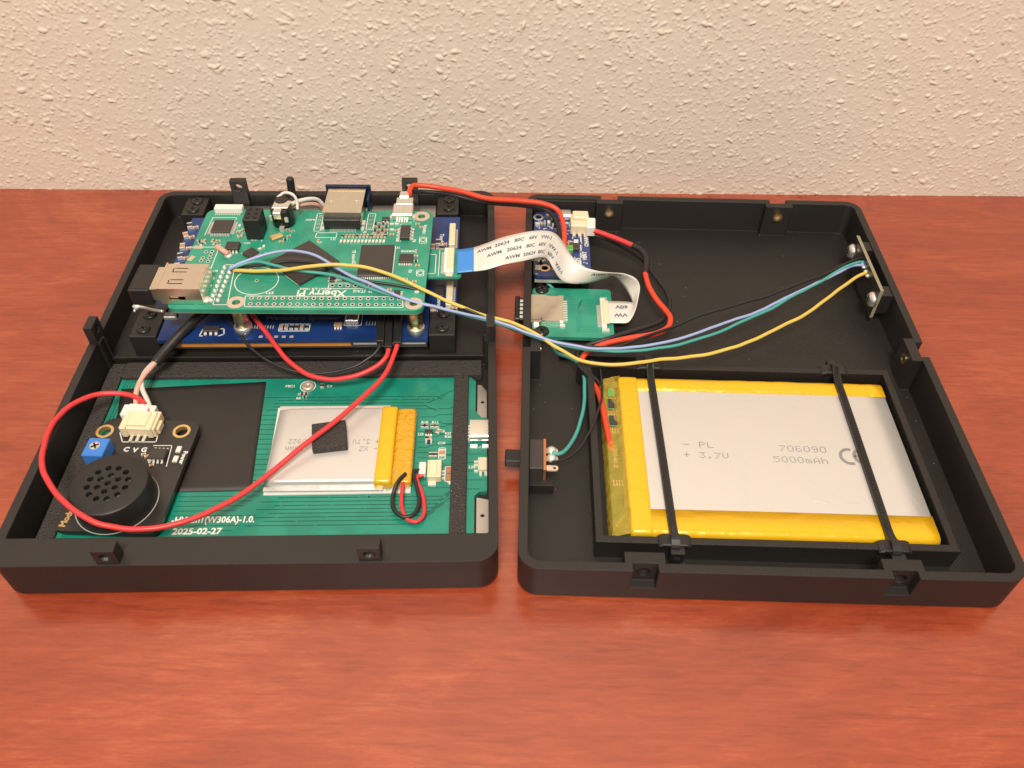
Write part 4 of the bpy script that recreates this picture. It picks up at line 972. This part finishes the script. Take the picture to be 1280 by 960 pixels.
for (a, b, c, d) in (((26.5, 17, 5.0), (32.2, 16.6, 8.0), (32.3, 25, 8.3), (28.6, 21.5, 6.7)), ((27.0, 79, 5.8), (30.5, 79.2, 7.6), (32.2, 73, 8.4), (28.0, 75, 6.6)), ((30.8, 25, 7.6), (32.3, 26, 8.4), (32.3, 72, 8.4), (31.2, 71, 7.2)), ((26.4, 23, 4.0), (28.0, 20, 6.0), (27.6, 45, 4.6), (26.6, 41, 3.5)), ((26.6, 60, 4.6), (28.0, 66, 6.4), (28.6, 77, 6.5), (26.6, 74, 4.8))):
    g.add([a, b, c, d], [[0, 1, 2, 3]])
part('tape_fold', g, 'kapton_clear', bl)
zi = bz+.2
ik = G(); ra = R(-.6)
def rp(x, y): return RF.px(x, y, zi)
p = rp(854, 552); dots(ik, '- PL', p.x, p.y, zi, 1.95, 2.3, ra, .28); p = rp(855, 565); dots(ik, '+ 3.7V', p.x, p.y, zi, 1.85, 2.3, ra, .28)
p = rp(974, 557); dots(ik, '706090', p.x, p.y, zi, 1.95, 2.4, ra, .28); p = rp(967, 570.5); dots(ik, '5000mAh', p.x, p.y, zi, 1.9, 2.4, ra, .28)
for q, e in ((1058, 0), (1075, 1)):   # CE mark
    p = rp(q+4, 570.5)
    for i in range(13):
        an = R(78+204*i/12); ik.cbox((p.x+2.7*math.cos(an), p.y+2.8*math.sin(an), zi), .95, .8, .02, an)
    if e: ik.box(p.x-2.6, p.x-.3, p.y-.35, p.y+.35, zi, zi+.02)
part('printed_code', ik, 'ink_grey', bl)
g = G()
for P in ([(1008, 627, .0), (1016, 624, .25), (1026, 626, .3), (1036, 629, .25), (1042, 627, .0)], [(1044, 626, .0), (1062, 629, .16), (1080, 628, .0)], [(920, 528, .0), (938, 540, .12), (944, 542, .0)]):
    g.tube(spline([(*rp(x, y)[:2], bz-.62+h*.35) for x, y, h in P], 4), .75, 10)
part('foil_crease', g, 'pouch', bl, kind='stuff')

# zip ties over the cell
def zip_tie(xb, xf, label):
    t_ = thing('zip_tie', label, 'zip tie', RF, (xf, ty0, 4), 'zip ties holding the large battery')
    g = G(); rg = []
    path = [(xb-.1, ty1+1.2, 7.0), (xb, ty1+.6, 9.6), (xb, ty1-.8, 10.9), (xb, ty1-3.4, 9.7), (xb, ty1-6.5, bz+.75)]
    path += [(xb+(xf-xb)*k, ty1-6.5+(ty0+6.5-ty1+6.5)*k, bz+.75+.12*math.sin(math.pi*k)) for k in np.linspace(.08, .92, 10)]
    path += [(xf, ty0+6.0, bz+.75), (xf, ty0+3.2, 9.6), (xf, ty0+.9, 10.7), (xf, ty0-1.3, 9.4), (xf, ty0-1.6, 7.0)]
    P = spline(path, 4)
    for i, p in enumerate(P):
        tg = (P[min(i+1, len(P)-1)]-P[max(0, i-1)]).normalized(); sd = Vector((1, 0, 0)); nn = sd.cross(tg).normalized()
        rg.append([p-sd*1.2-nn*.45, p+sd*1.2-nn*.45, p+sd*1.2+nn*.45, p-sd*1.2+nn*.45])
    o = part('strap', g.loft(rg), 'black_plastic', t_)
    g = G()
    for i in range(3, len(P)-12):
        for k in range(2):
            p = P[i].lerp(P[i+1], k/2); g.cbox((p.x, p.y, p.z+.3), 1.5, .35, .3)
    part('strap_teeth', g, 'black_plastic', o, kind='stuff')
    hx = xf+.6
    o = part('head', G().box(hx-1.9, hx+1.9, ty0-3.4, ty0-.3, 5.2, 9.0), 'black_plastic', t_, cut=[G().box(hx-.9, hx+.9, ty0-6, ty0-2.2, 6.4, 8.0)])
    part('head_pawl', G().box(hx-.8, hx+.8, ty0-2.5, ty0-2.0, 6.9, 7.4), 'steel', o)
    part('tail_end', G().box(xb-1.6, xb+1.6, ty1+.6, ty1+4.0, 6.2, 9.8), 'black_plastic', t_, bevel=.4)
zip_tie(42.9, 43.8, 'black zip tie across the battery beside its yellow taped end')
zip_tie(105.2, 105.0, 'black zip tie across the battery over the printed CE mark')

# ------------------------------------------------------------------ slide switch
sw = thing('slide_switch', 'black slide switch with soldered copper lugs set in the case wall', 'switch', RF, (6, 42, 5))
part('body', G().box(2.75, 7.0, 37.0, 48.4, 4.9, 10.6), 'chip', sw, bevel=.25)
part('frame', G().box(7.0, 7.9, 36.8, 48.8, 4.6, 10.4), 'copper', sw, bevel=.1)
part('slider', G().box(-4.6, 2.7, 40.6, 45.4, 6.0, 9.2), 'black_plastic', sw, bevel=.3)
for y in (45.6, 42.6, 38.9):
    lg = part('lug', G().prism([(u, y+v) for u, v in rrect(7.6, 11.6, -1.0, 1.0, .9, 4)], 8.0, 8.5), 'tin', sw, cut=[G().cyl((10.5, y, 6), .5, 5, 12)] if y < 40 else None)
    if y > 40: part('solder_blob', G().lathe((9.6, y, 8.2), [(1.6, 0), (1.5, .7), (.9, 1.3), (.2, 1.5)], 14), 'solder', lg)

# ------------------------------------------------------------------ charger board
CZ = 9.6
cb = thing('charger_board', 'small dark blue charger board crowded with white markings under the ribbon cable', 'circuit board', RF, (15, 151, 8))
c_ = [RF.px(*p, CZ) for p in ((668, 345), (739, 341), (734, 264), (667, 261))]
cx0, cx1 = (c_[0].x+c_[3].x)/2, (c_[1].x+c_[2].x)/2; cy0, cy1 = c_[0].y, min(c_[2].y, D-5)
chs = [RF.px(673, 271.5, CZ), RF.px(681, 335, CZ)]
part('board', G().prism(rrect(cx0, cx1, cy0, cy1, 1.6, 4), CZ-1.6, CZ), 'pcb_charger', cb, cut=[G().cyl((h.x, h.y, 0), 1.25, 20, 16) for h in chs])
for h in chs: part('mounting_ring', G().annulus((h.x, h.y, CZ), 1.3, 2.1, .06, 22), 'gold' if h is chs[1] else 'solder', cb)
g = G()
for x, y in ((cx0+2.5, cy0+2.6), (cx1-2.5, cy0+2.6), (cx0+2.5, cy1-2.6), (cx1-2.5, cy1-2.6)): g.cyl((x, y, 1.2), 1.9, CZ-2.9, 12)
part('post', g, 'black_plastic', cb)
part('bottom_trim', G().box(cx0+.5, cx1-3, cy0+.2, cy0+1.2, CZ-3.2, CZ-1.65), 'solder', cb)
sk = G()
for i in range(150):
    x, y = rng.uniform(cx0+1, cx1-1), rng.uniform(cy0+1, cy1-1); sk.cbox((x, y, CZ+.01), rng.uniform(.4, 1.6), .35, .03, rng.choice((0, 1.57)))
for s, x, y, r_ in (('EN GND', 724, 331, 1.57), ('VBAT', 731, 320, 1.57), ('CHARGE', 733, 300, 1.57), ('USB 5V', 676, 325, 0)):
    p = RF.px(x, y, CZ); sk.merge(text_g(s, 2.2, (p.x, p.y, CZ), r_, .05, 1, 'CENTER', .04))
for y0_ in (300, 310, 320, 330): p = RF.px(729, y0_, CZ); sk.path([(p.x-.9, p.y-1.2), (p.x-.9, p.y+1.8)], .5, CZ+.01)
part('silkscreen', sk, 'silk', cb)
g = G()
for x, y, l, w, h, m in ((686, 270, 3, 2, 1.4, 1), (692, 275, 2, 1.3, .8, 0), (686, 279, 2, 1.2, .8, 3), (694, 283, 2.4, 1.6, 1, 0), (679, 281, 1.8, 1, .7, 1), (672, 281, 2, 1.2, .8, 3), (712, 305, 2.2, 1.3, .8, 1), (720, 304, 2.6, 1.8, .9, 3), (717, 327, 2.4, 1.6, .9, 1), (711, 334, 2, 1.2, .8, 3), (676, 328, 2, 1.1, .8, 0), (684, 322, 2, 1.1, .8, 1), (690, 329, 2.2, 1.3, .8, 3), (672, 335, 1.6, 3.0, .3, 3), (724, 335, 2, 1.4, .8, 0)):
    p = RF.px(x, y, CZ); smd(g, p, l, w, h, CZ, rng.choice((0, 1.57)), m)
part('small_components', g, SMDM, cb, kind='stuff')
p = RF.px(712, 312, CZ+1); part('green_terminal', G().cbox((p.x, p.y, CZ), 2.6, 3.4, 2.2), 'green_term', cb, bevel=.2)
p = RF.px(718, 308, CZ+1); chip(cb, (p.x, p.y), 4.0, 4.0, 1.2, CZ)
p = RF.px(696, 298, CZ+1); part('inductor', G().cbox((p.x, p.y, CZ), 5.0, 5.0, 2.8), 'chip', cb, bevel=.5)
p = RF.px(706, 268, CZ+1.5); part('charge_port', G().cbox((p.x, p.y, CZ), 5.4, 4.6, 2.5), 'steel', cb, bevel=.4)
p = RF.px(724, 287, CZ); jc = part('battery_socket', G().cbox((p.x, p.y+.5, CZ+.05), 7.4, 8.2, 4.4).cbox((p.x+.2, p.y+2.2, CZ+4.4), 6.2, 4.6, 1.6), 'cream', cb, bevel=.35)
g = G()
for dy in (1.0, 3.0): g.cbox((p.x+.2, p.y+dy, CZ+6.0), 4.2, .35, .05)
part('socket_slit', g, 'beige_plastic', jc)
g = G()
for dx in (-2.2, 0, 2.2): g.cbox((p.x+dx, p.y-4.4, CZ+.02), 1.2, 1.6, .6)
part('socket_pins', g, 'solder', jc, kind='stuff')

# ------------------------------------------------------------------ card slot board
GZ = 4.4
cs = thing('card_slot_board', 'small green board with a silver memory card slot and a flex socket', 'circuit board', RF, (18, 115, 3))
c_ = [RF.px(*p, GZ) for p in ((664, 424), (768, 419), (763, 362), (687, 361))]
gx0, gx1, gy0, gy1 = 3.2, c_[1].x, (c_[0].y+c_[1].y)/2, c_[2].y
part('board', G().prism(rrect(gx0, gx1, gy0, gy1, 1.6, 4), GZ-1.5, GZ), 'pcb_green', cs)
part('board_rest', G().box(gx0+1, gx1-2, gy0+2, gy1-2, 1.15, GZ-1.55), 'print', cs)
S_ = [RF.px(*p, GZ+1.7) for p in ((664, 402.5), (704, 404), (703.5, 370.5), (664, 367.5))]
sx0, sx1, sy0, sy1 = 2.75, (S_[1].x+S_[2].x)/2, S_[0].y, S_[2].y
sl = part('card_slot', G().prism([(sx0, sy0), (sx0+3.4, sy0), (sx0+3.9, sy0+1.0), (sx1, sy0+1.0), (sx1, sy1), (sx0+6, sy1), (sx0+5.4, sy1+.6), (sx0, sy1+.6)], GZ+.05, GZ+1.75), 'steel_warm', cs, cut=[G().box(sx0-1, sx1-1.5, sy0+1.3, sy1-.4, GZ+.3, GZ+1.45), G().box(sx0+3.6, sx0+4.0, sy0+1.4, sy0+2.4, GZ+1.4, GZ+3), G().box(sx0-1, sx0+3.8, sy0+1.35, sy0+1.6, GZ+1.4, GZ+3)])
g = G()
for i in range(9): g.box(sx1-.1, sx1+1.7, sy0+2.6+i*1.3, sy0+3.3+i*1.3, GZ+.02, GZ+.5)
for x, y in ((sx0+2, sy0-1.0), (sx1-.2, sy0-.2), (sx1-.6, sy1+.8)): g.cbox((x, y, GZ+.02), 1.8, 1.8, .6)
part('slot_pins', g, 'solder', sl, kind='stuff')
F_ = [RF.px(*p, GZ+1.6) for p in ((749, 410), (764, 409), (760, 372), (746, 372))]
f0, f1, g0, g1 = F_[0].x+1.0, F_[1].x-.4, (F_[0].y+F_[1].y)/2+1.2, F_[2].y-1.0
fo = part('flex_socket', G().box(f0, f1-1.0, g0-.9, g1+.9, GZ+.05, GZ+1.5), 'white_plastic', cs, bevel=.2)
part('latch', G().box(f0+.7, f1, g0+1, g1-1, GZ+1.2, GZ+2.0), 'cream', fo, bevel=.15)
g = G()
for i in range(20): g.box(f0-1.3, f0+.1, g0+.6+i*.6, g0+.9+i*.6, GZ+.02, GZ+.4)
for y in (g0-1.4, g1+1.4): g.cbox(((f0+f1)/2, y, GZ+.02), 2.6, 1.6, .7)
part('socket_pins', g, 'solder', fo, kind='stuff')
tr = G()
for i in range(8):
    p = RF.px(713+i*.4, 396-i*2.6, GZ); x = p.x; y = p.y; k = i*1.05
    tr.path([(sx1+2, y), (sx1+5+k*.55, y), (sx1+5+k*.55, gy0+3.2+k*.4+i*.6), (f0-1.4, gy0+3.2+k*.4+i*.6)] if i < 4 else [(sx1+2, y), (sx1+4.2+k*.4, y), (sx1+4.2+k*.4, y+2.8-i*.2), (f0-1.4, y+2.8-i*.2)], .3, GZ+.004)
part('copper_trace', tr, 'trace_green', cs, kind='stuff')
for x, y in ((677.5, 359.5), (677.5, 412)):
    p = RF.px(x, y, GZ+1.0); screw(cs, (p.x, p.y, GZ-.4 if y > 400 else GZ-.6), 2.7, h=1.5)
mc = thing('memory_card', 'black memory card poking out through the case wall beside the card slot', 'memory card', RF, (0, 115, 4))
part('card_body', G().box(-1.6, 8, sy0+2.0, sy1-.8, GZ+.35, GZ+1.2), 'black_plastic', mc, bevel=.12)
part('card_adapter_sleeve', G().box(-3.2, -1.4, sy0+1.5, sy1-.3, GZ-.3, GZ+1.9), 'black_plastic', mc, bevel=.3)
g = G()
for i in range(5): g.box(-1.35, -.2, sy0+2.6+i*2.2, sy0+4.0+i*2.2, GZ+1.2, GZ+1.3)
part('card_print', g, 'silk', mc)

# ------------------------------------------------------------------ upright sensor board on the far wall
vb = thing('sensor_board', 'thin upright circuit board fixed by two silver screws inside the case wall', 'circuit board', RF, (127.6, 133, 5))
A_, B_ = RF.px(1071, 294, 17.5), RF.px(1102, 364, 17.0)
vx = 127.4
part('board', G().box(vx, vx+1.1, B_.y, A_.y, 4.6, 17.2), 'pcb_dark', vb)
part('board_rim', G().box(vx-.02, vx+1.12, B_.y-.12, A_.y+.1, 17.1, 17.25).box(vx-.02, vx+1.12, B_.y-.14, B_.y+.02, 4.6, 17.08), 'pcb_edge', vb)
for x, y, yy in ((1066, 313, 0), (1092, 373, 0)):
    p = RF.px(x, y, 12.0); g = G().lathe((vx-.05, p.y, 11.5), [(2.9, 0), (2.9, .9), (2.3, 1.9), (1.2, 2.3)], 22, 0, (-1, 0, 0))
    s_ = part('screw', g, 'steel', vb)
    k = G().box(-1.3, 1.3, -.25, .25, 2.28, 2.36).box(-.25, .25, -1.3, 1.3, 2.3, 2.38); k.xf(Matrix.Translation((vx-.05, p.y, 11.5)) @ Vector((-1, 0, 0)).to_track_quat('Z', 'Y').to_matrix().to_4x4()); part('cross_recess', k, 'hole_black', s_)
g = G()
for i in range(4): g.cyl((vx+2.6, (A_.y+B_.y)/2+3.6-i*2.54, 14.0), .4, 3.4, 8, axis=(-1, 0, 0)); g.lathe((vx, (A_.y+B_.y)/2+3.6-i*2.54, 14.0), [(.9, 0), (.5, .8), (.2, 1.1)], 10, 0, (-1, 0, 0))
part('solder_joint', g, 'solder', vb)
for yy in (A_.y-3, B_.y+3): part('spacer', G().box(vx+1.55, W-2.5, yy-2.8, yy+2.8, 6.5, 14.6), 'black_plastic', vb)

# ------------------------------------------------------------------ wires
def kink(P, amp, sd):
    """hand-bent look: small slow sideways wander that dies out at both ends"""
    out = []; n = len(P)
    for i, p in enumerate(P):
        e = min(1, i/6, (n-1-i)/6); q = p*.055+Vector((sd*3.7, sd, 0))
        d = noise.noise_vector(q)*amp + noise.noise_vector(q*3.3)*amp*.35
        out.append(p+Vector((d.x, d.y, d.z*.5))*e)
    return out
WSEED = [0]
def wire(name, pts, r, m, label, group=None, per=10, n=10, cat='wire'):
    WSEED[0] += 1
    return single(name, G().tube(kink(spline([at(*p) for p in pts], per), .75 if r < .7 else .45, WSEED[0]*1.7), r, n), m, label, cat, group)
SG = 'thin signal wires between the two case halves'
wire('signal_wire', [(286, 338, 26.4), (291, 334, 28.2), (310, 325, 29.5), (352, 313.5, 31), (392, 319, 31), (440, 345, 30), (500, 371, 27.5), (560, 386, 24), (616, 401, 19.5), (660, 416, 17), (700, 428, 15), (745, 436, 13.5), (790, 435, 13), (850, 423, 13), (930, 395, 13), (1010, 360, 13.5), (1050, 341, 14), (1068, 333, 14), (1086, 331, 14)], .5, 'wire_lavender', 'thin lavender wire running from the green board across to the upright board', SG)
wire('signal_wire', [(290, 338, 26.4), (295, 335, 28), (320, 328, 29), (345, 333, 29.2), (362, 337, 29), (420, 345, 28.4), (480, 365, 27), (540, 383, 24), (616, 403, 19), (660, 419, 16), (700, 431, 14), (750, 438, 12.6), (800, 438, 12), (850, 430, 12), (910, 410, 12), (985, 374, 13), (1040, 344, 14), (1066, 331, 14.6), (1084, 327, 14.4)], .55, 'wire_teal', 'thin teal wire running beside the lavender wire to the upright board', SG)
wire('signal_wire', [(292, 338, 26.4), (298, 337.5, 27.6), (340, 338.5, 29), (380, 334, 31.5), (425, 331, 32), (470, 337, 30.5), (520, 358, 27.5), (570, 380, 23.5), (606, 395, 19.5), (640, 405, 17.5), (672, 420, 16), (700, 436, 14), (728, 450, 12.8), (760, 455.5, 12.4), (794, 454, 12.6), (824, 449, 12), (870, 446, 11), (930, 429, 11), (1000, 396, 12), (1050, 362, 13), (1072, 346, 13.6), (1090, 337, 14)], .62, 'wire_yellow', 'thin yellow wire arching over the green board and sagging past the battery', SG)
wire('signal_wire', [(296, 334, 27), (330, 331, 28), (365, 327, 29), (400, 331, 29), (450, 348, 28.6), (520, 362, 26), (580, 386, 22.5), (616, 402, 18.8), (660, 418, 15.8), (700, 427, 14.4), (740, 433, 13), (775, 433, 12), (810, 420, 11.5), (850, 404, 11.5), (910, 384, 12), (980, 363, 13), (1040, 338, 14), (1062, 328, 14.6), (1080, 322, 14.8)], .5, 'wire_black', 'thin black wire bundled with the teal and lavender wires', SG)
JG = 'jumper wires plugged under the green board'
def jumper(pts, r, m, hx, label):
    w_ = [at(*p) for p in pts]; e = thing('jumper_wire', label, 'wire', WF, w_[0], JG)
    part('wire', G().tube(kink(spline(w_, 10), .55, r*9), r, 10), m, e)
    a, b = at(*hx[0]), at(*hx[1]); d = (b-a).normalized(); sd = d.cross(Vector((0, 0, 1))).normalized(); u_ = sd.cross(d)
    g = G().loft([[p-sd*1.27-u_*1.27, p+sd*1.27-u_*1.27, p+sd*1.27+u_*1.27, p-sd*1.27+u_*1.27] for p in (a, b)]); o = part('plug_housing', g, 'black_plastic', e, bevel=.18)
    p = a.lerp(b, .55)+u_*1.28; part('plug_window', G().loft([[q-sd*.4, q+sd*.4, q+sd*.4+u_*.03, q-sd*.4+u_*.03] for q in (p-d*1.6, p+d*1.6)]), 'hole_black', o)
jumper([(476, 426, 14.6), (474, 436, 13.6), (463, 448, 12), (440, 460, 10), (410, 467, 8.6), (378, 467, 8.6), (345, 456, 10), (317, 437, 12), (298, 415, 13.8), (287, 402, 14.6), (276, 392, 15)], .48, 'wire_black', [(477, 391, 15.6), (475.5, 429, 14.6)], 'thin black jumper wire drooping from its plug to under the green board')
jumper([(486, 432, 13.8), (483, 446, 12.6), (470, 459, 11), (445, 470, 9.6), (415, 474, 8.6), (388, 469, 9), (362, 452, 10.5), (340, 425, 13), (322, 402, 15), (312, 388, 16)], .84, 'wire_red', [(487, 393, 15.4), (485.5, 436, 13.8)], 'short thick red jumper wire drooping in front of the display board')
jumper([(497, 428, 14.6), (493, 443, 13.6), (480, 470, 12.4), (455, 496, 11.6), (425, 522, 11.6), (390, 550, 11.2), (345, 586, 9.6), (300, 619, 9.4), (250, 645, 10.4), (200, 659, 11.4), (155, 661, 12.2), (115, 651, 14), (82, 631, 16.2), (60, 603, 17.6), (52, 571, 17.8), (62, 537, 16.8), (85, 510, 14.8), (118, 494, 12.6), (150, 492, 11.4), (172, 499, 10.6), (183, 511, 10), (185, 520, 9.6)], .84, 'wire_red', [(498, 391, 15.8), (497, 431, 14.6)], 'long red jumper wire looping round the speaker to its white connector')
sc = thing('speaker_cable', 'sleeved cable of pink and white wires plugged into the speaker module', 'cable', WF, at(190, 456, 8))
part('sleeve', G().tube(spline([at(*p) for p in ((262, 384, 17), (246, 397, 16), (228, 415, 14.6), (208, 437, 12.4), (194, 454, 11))], 8), [1.75]*33, 14), 'black_plastic', sc)
part('wire', G().tube(spline([at(*p) for p in ((198, 449, 11.6), (188, 460, 10.8), (178, 472, 10.2), (171, 488, 10), (170, 502, 9.8), (172, 518, 9.4))], 8), .85, 10), 'wire_pinkwire', sc)
part('wire', G().tube(spline([at(*p) for p in ((196, 450, 11), (184, 462, 10), (178, 472, 9.4), (178, 486, 9.4), (184, 500, 9.6), (190, 516, 9.4))], 8), .8, 10), 'wire_white', sc)
p = LF.px(176, 514, SZ+2.2); cj = LF.world(p); q = Frame(0, 0, 0)
ca_ = LF.a+ang
g = G().cbox((cj.x, cj.y-1.0, SZ+.6), 10.4, 4.6, 3.4, ca_).cbox((cj.x, cj.y-.4, SZ+3.8), 6.6, 3.2, .8, ca_); part('plug', g, 'white_plastic', sc, bevel=.3)
# wires behind the audio socket
wire('audio_wire', [(361, 258, 31), (371, 252, 31), (385, 249, 30), (397, 250, 28), (405, 257, 25), (408, 264, 22)], .75, 'wire_white', 'short white wire curling behind the round audio socket', 'wires behind the audio socket')
wire('audio_wire', [(362, 260, 29), (374, 257, 29), (388, 255, 27.5), (398, 257, 25.5), (404, 263, 22)], .8, 'wire_pinkwire', 'short pink wire curling behind the round audio socket', 'wires behind the audio socket')
wire('audio_wire', [(347, 247, 33), (356, 240.5, 34.5), (366, 243, 34.5), (372, 252, 32), (372, 262, 30)], .55, 'wire_white', 'white wire looped over the top of the round audio socket', 'wires behind the audio socket')
p = LF.px(365.5, 245, 15.5); single('cable_tail', G().tube(spline([(p.x, p.y-3, 12), (p.x, p.y, 17), (p.x+.2, p.y+.6, 21.5), (p.x+.2, p.y+.8, 23.4)], 5), [1.6]*15+[1.3], 14), 'black_plastic', 'stubby black cable end standing behind the audio socket', 'cable', frame=LF)

# thick supply wires
wire('power_wire', [(512, 243, 29), (513, 236, 29.4), (520, 231.5, 29), (545, 234, 28), (575, 239, 26), (610, 248, 23), (650, 251, 21), (678, 254, 20), (697, 263, 18), (704, 280, 16), (706, 302, 13.5), (705, 322, 11.5), (703, 336, 10.2)], 1.0, 'wire_orange_red', 'thick red wire from the power plug over the gap to the charger board', 'thick power wires')
wire('power_wire', [(512, 240, 27), (530, 240, 25.5), (560, 243, 24), (600, 252, 21), (650, 256.5, 18), (680, 261, 16.4), (693, 272, 15), (699, 290, 13), (700, 312, 11)], .85, 'wire_black', 'thick black wire running under the red one to the charger board', 'thick power wires')
e = thing('battery_cable', 'thick red battery lead with black heat shrink bent round the ribbon cable', 'cable', WF, at(806, 330, 5))
part('wire', G().tube(spline([at(*p) for p in ((740, 288, 12.5), (748, 290, 12.4), (770, 298, 12), (794, 308, 11.6))], 8), 1.0, 10), 'wire_red', e)
part('heat_shrink', G().tube(spline([at(*p) for p in ((791, 307, 11.6), (800, 312, 11.4), (807, 321, 11.2), (808, 332, 11), (806, 342, 11))], 8), [1.22]*33, 12), 'black_plastic', e)
part('wire', G().tube(spline([at(*p) for p in ((806, 340, 11), (811, 358, 10.6), (821, 375, 10.2), (832, 388, 10), (838, 398, 10), (834, 410, 10), (816, 418, 10), (785, 423, 10), (755, 430, 9.4), (735, 440, 8.2), (727, 452, 6.6), (734, 470, 5), (746, 487, 5), (752, 504, 6.2), (757, 528, 6.4), (762, 552, 6.2), (767, 573, 4.6))], 10), 1.0, 10), 'wire_orange_red', e)
part('plug', G().cbox((*at(738, 285, 12)[:2], 10.2), 3.6, 6.6, 4.6, R(-4)), 'white_plastic', e, bevel=.4)
wire('power_wire', [(741, 293, 10.5), (770, 304, 8), (800, 322, 6), (818, 345, 5.4), (834, 368, 6), (836, 388, 7.6), (825, 402, 8.4), (795, 413, 8.8), (765, 422, 8.6), (735, 432, 7), (722, 442, 6.4), (730, 458, 5.6), (742, 472, 5), (750, 480, 4.4)], .85, 'wire_black', 'thick black wire shadowing the red battery lead along the case floor', 'thick power wires')
wire('switch_wire', [(690, 432, 5), (696, 441, 5.2), (708, 446, 6), (720, 452, 6.6), (728, 463, 7), (731, 482, 6.6), (730, 512, 6), (722, 538, 6.4), (711, 558, 8), (702, 566.5, 9.2), (690, 566, 9.4)], .64, 'wire_teal', 'teal wire soldered to the upper lug of the slide switch', 'wires soldered to the slide switch')
wire('switch_wire', [(738, 450, 7), (746, 456, 7.6), (751, 470, 9.4), (752, 492, 10.2), (746, 516, 10.4), (737, 540, 9.6), (725, 561, 8.6), (712, 573, 8.6), (700, 578, 9), (690, 577.5, 9.4)], .38, 'wire_black', 'thin black wire soldered to the middle lug of the slide switch', 'wires soldered to the slide switch')
wire('loose_wire', [(682, 347, 6), (684, 353, 5), (689, 358, 4), (694, 366, 3.2)], .6, 'wire_teal', 'short teal wire end below the charger board', cat='wire')

# ------------------------------------------------------------------ white ribbon cable
rc = thing('ribbon_cable', 'white flat ribbon cable printed with rows of letters bridging the two halves', 'ribbon cable', WF, at(690, 320, 5))
prs = [((571, 312, 24.3), (571, 341, 24.3)), ((592, 309, 24.6), (592, 339, 24.4)), ((606, 304.5, 26), (607, 337, 25.4)), ((630, 296, 28.5), (630, 330.5, 26.5)), ((660, 289.5, 29), (656, 325.5, 26)), ((682, 288.3, 27), (675, 321.5, 24)), ((695, 292.5, 24.5), (685, 324, 21)), ((705, 304, 21), (692, 336, 17.5)), ((714, 319, 17.5), (701, 349, 12.5)), ((727, 332, 15.5), (714, 354.4, 9.8)), ((745, 338.5, 15.5), (735, 354, 8.2)), ((758, 340.6, 16), (755, 349, 7.4)), ((768, 341.4, 16.5), (766, 345.5, 7.6)), ((781, 342.6, 16.8), (774, 351.5, 8.6)), ((794, 348, 16), (782, 361, 9)), ((799.5, 357, 13), (787.5, 370, 7.6)), ((797.5, 373, 9.6), (790, 376.5, 6.2)), ((793, 390, 7.2), (789.5, 377.6, 5.4)), ((785.5, 402.3, 5.8), (784, 377, 5.3)), ((774, 403.6, 5.4), (772, 376.4, 5.3)), ((760, 403.4, 5.4), (757, 376, 5.4))]
A_ = spline([at(*a) for a, b in prs], 8); B_ = spline([at(*b) for a, b in prs], 8)
def ribbon(i0, i1, name, m, lift=0., parent=rc, th=.16):
    g = G(); rg = []; NW = 6
    for i in range(i0, i1+1):
        t_ = (A_[min(i+1, len(A_)-1)]-A_[max(i-1, 0)]); w_ = (B_[i]-A_[i]); n_ = w_.cross(t_).normalized()
        if n_.z < -.2: n_ = n_
        rg.append([A_[i].lerp(B_[i], k/NW)+n_*(lift) for k in range(NW+1)]+[A_[i].lerp(B_[i], k/NW)+n_*(lift-th) for k in range(NW, -1, -1)])
    g.loft(rg, 0, True); return part(name, g, m, parent)
rb_ = ribbon(8, len(A_)-1, 'ribbon', 'ribbon'); ribbon(0, 8, 'stiffener', 'ribbon_blue')
def rib_text(s, i_at, v, size, step=1.0, m='ink'):
    """lettering laid along the ribbon: position index i, v across from edge A to B"""
    base = text_g(s, size, (0, 0, 0), 0, 0, 1, 'LEFT', .03); L_ = [0.]
    C = [A_[i].lerp(B_[i], v) for i in range(len(A_))]
    for i in range(1, len(C)): L_.append(L_[-1]+(C[i]-C[i-1]).length)
    l0 = np.interp(i_at, range(len(C)), L_); out = []
    for p in base.v:
        s_ = l0+p.x*step; k = float(np.interp(s_, L_, range(len(C)))); i = min(int(k), len(C)-2); f = k-i
        c = C[i].lerp(C[i+1], f); w_ = (B_[i]-A_[i]).lerp(B_[i+1]-A_[i+1], f).normalized(); t_ = (C[i+1]-C[i]).normalized(); n_ = w_.cross(t_).normalized()
        out.append(c - w_*p.y + n_*.07)
    g = G(); g.add(out, base.f); return g
g = G()
sp = '   '
g.merge(rib_text('AWM  20624   80C   60V   VW-1', 10.5, .24, 2.2, 1.0)); g.merge(rib_text('AWM   20624   80C   60V   VW-1', 17, .52, 2.2)); g.merge(rib_text('AWM  20624  80C   60V   VW-1', 24.5, .8, 2.2))
g.merge(rib_text('AWM  20624', 79, .3, 2.0))
part('ribbon_print', g, 'ink', rb_)
a = [at(*p) for p in ((777, 384, 5.5), (776, 394, 5.5))]
for s, p in (('60V', a[0]), ('VW', a[1])): part('ribbon_print', text_g(s, 2.4, (p.x, p.y, 5.75), math.pi, .02, 1.2, 'CENTER', .02), 'ink', rb_)

# ------------------------------------------------------------------ specks of lint and dust that settled in the halves
g = G()
for i in range(150):
    f_ = random.choice((LF, RF)); x, y = random.uniform(4, W-4), random.uniform(4, D-5)
    if f_ is RF: z = 1.22
    else:
        if y < 88: continue
        z = 4.52
    if f_ is RF and 20 < x < 125 and 12 < y < 85: continue
    a_ = random.uniform(0, 6.28); l_ = random.uniform(.08, .22)
    p = f_.world((x, y, z)); g.tube([p+Vector((0, 0, .05)), p+Vector((math.cos(a_)*l_, math.sin(a_)*l_, .1))], .07, 5)
single('dust', g, 'silk', 'tiny pale specks of lint scattered over the black case floors', 'dust', kind='stuff')
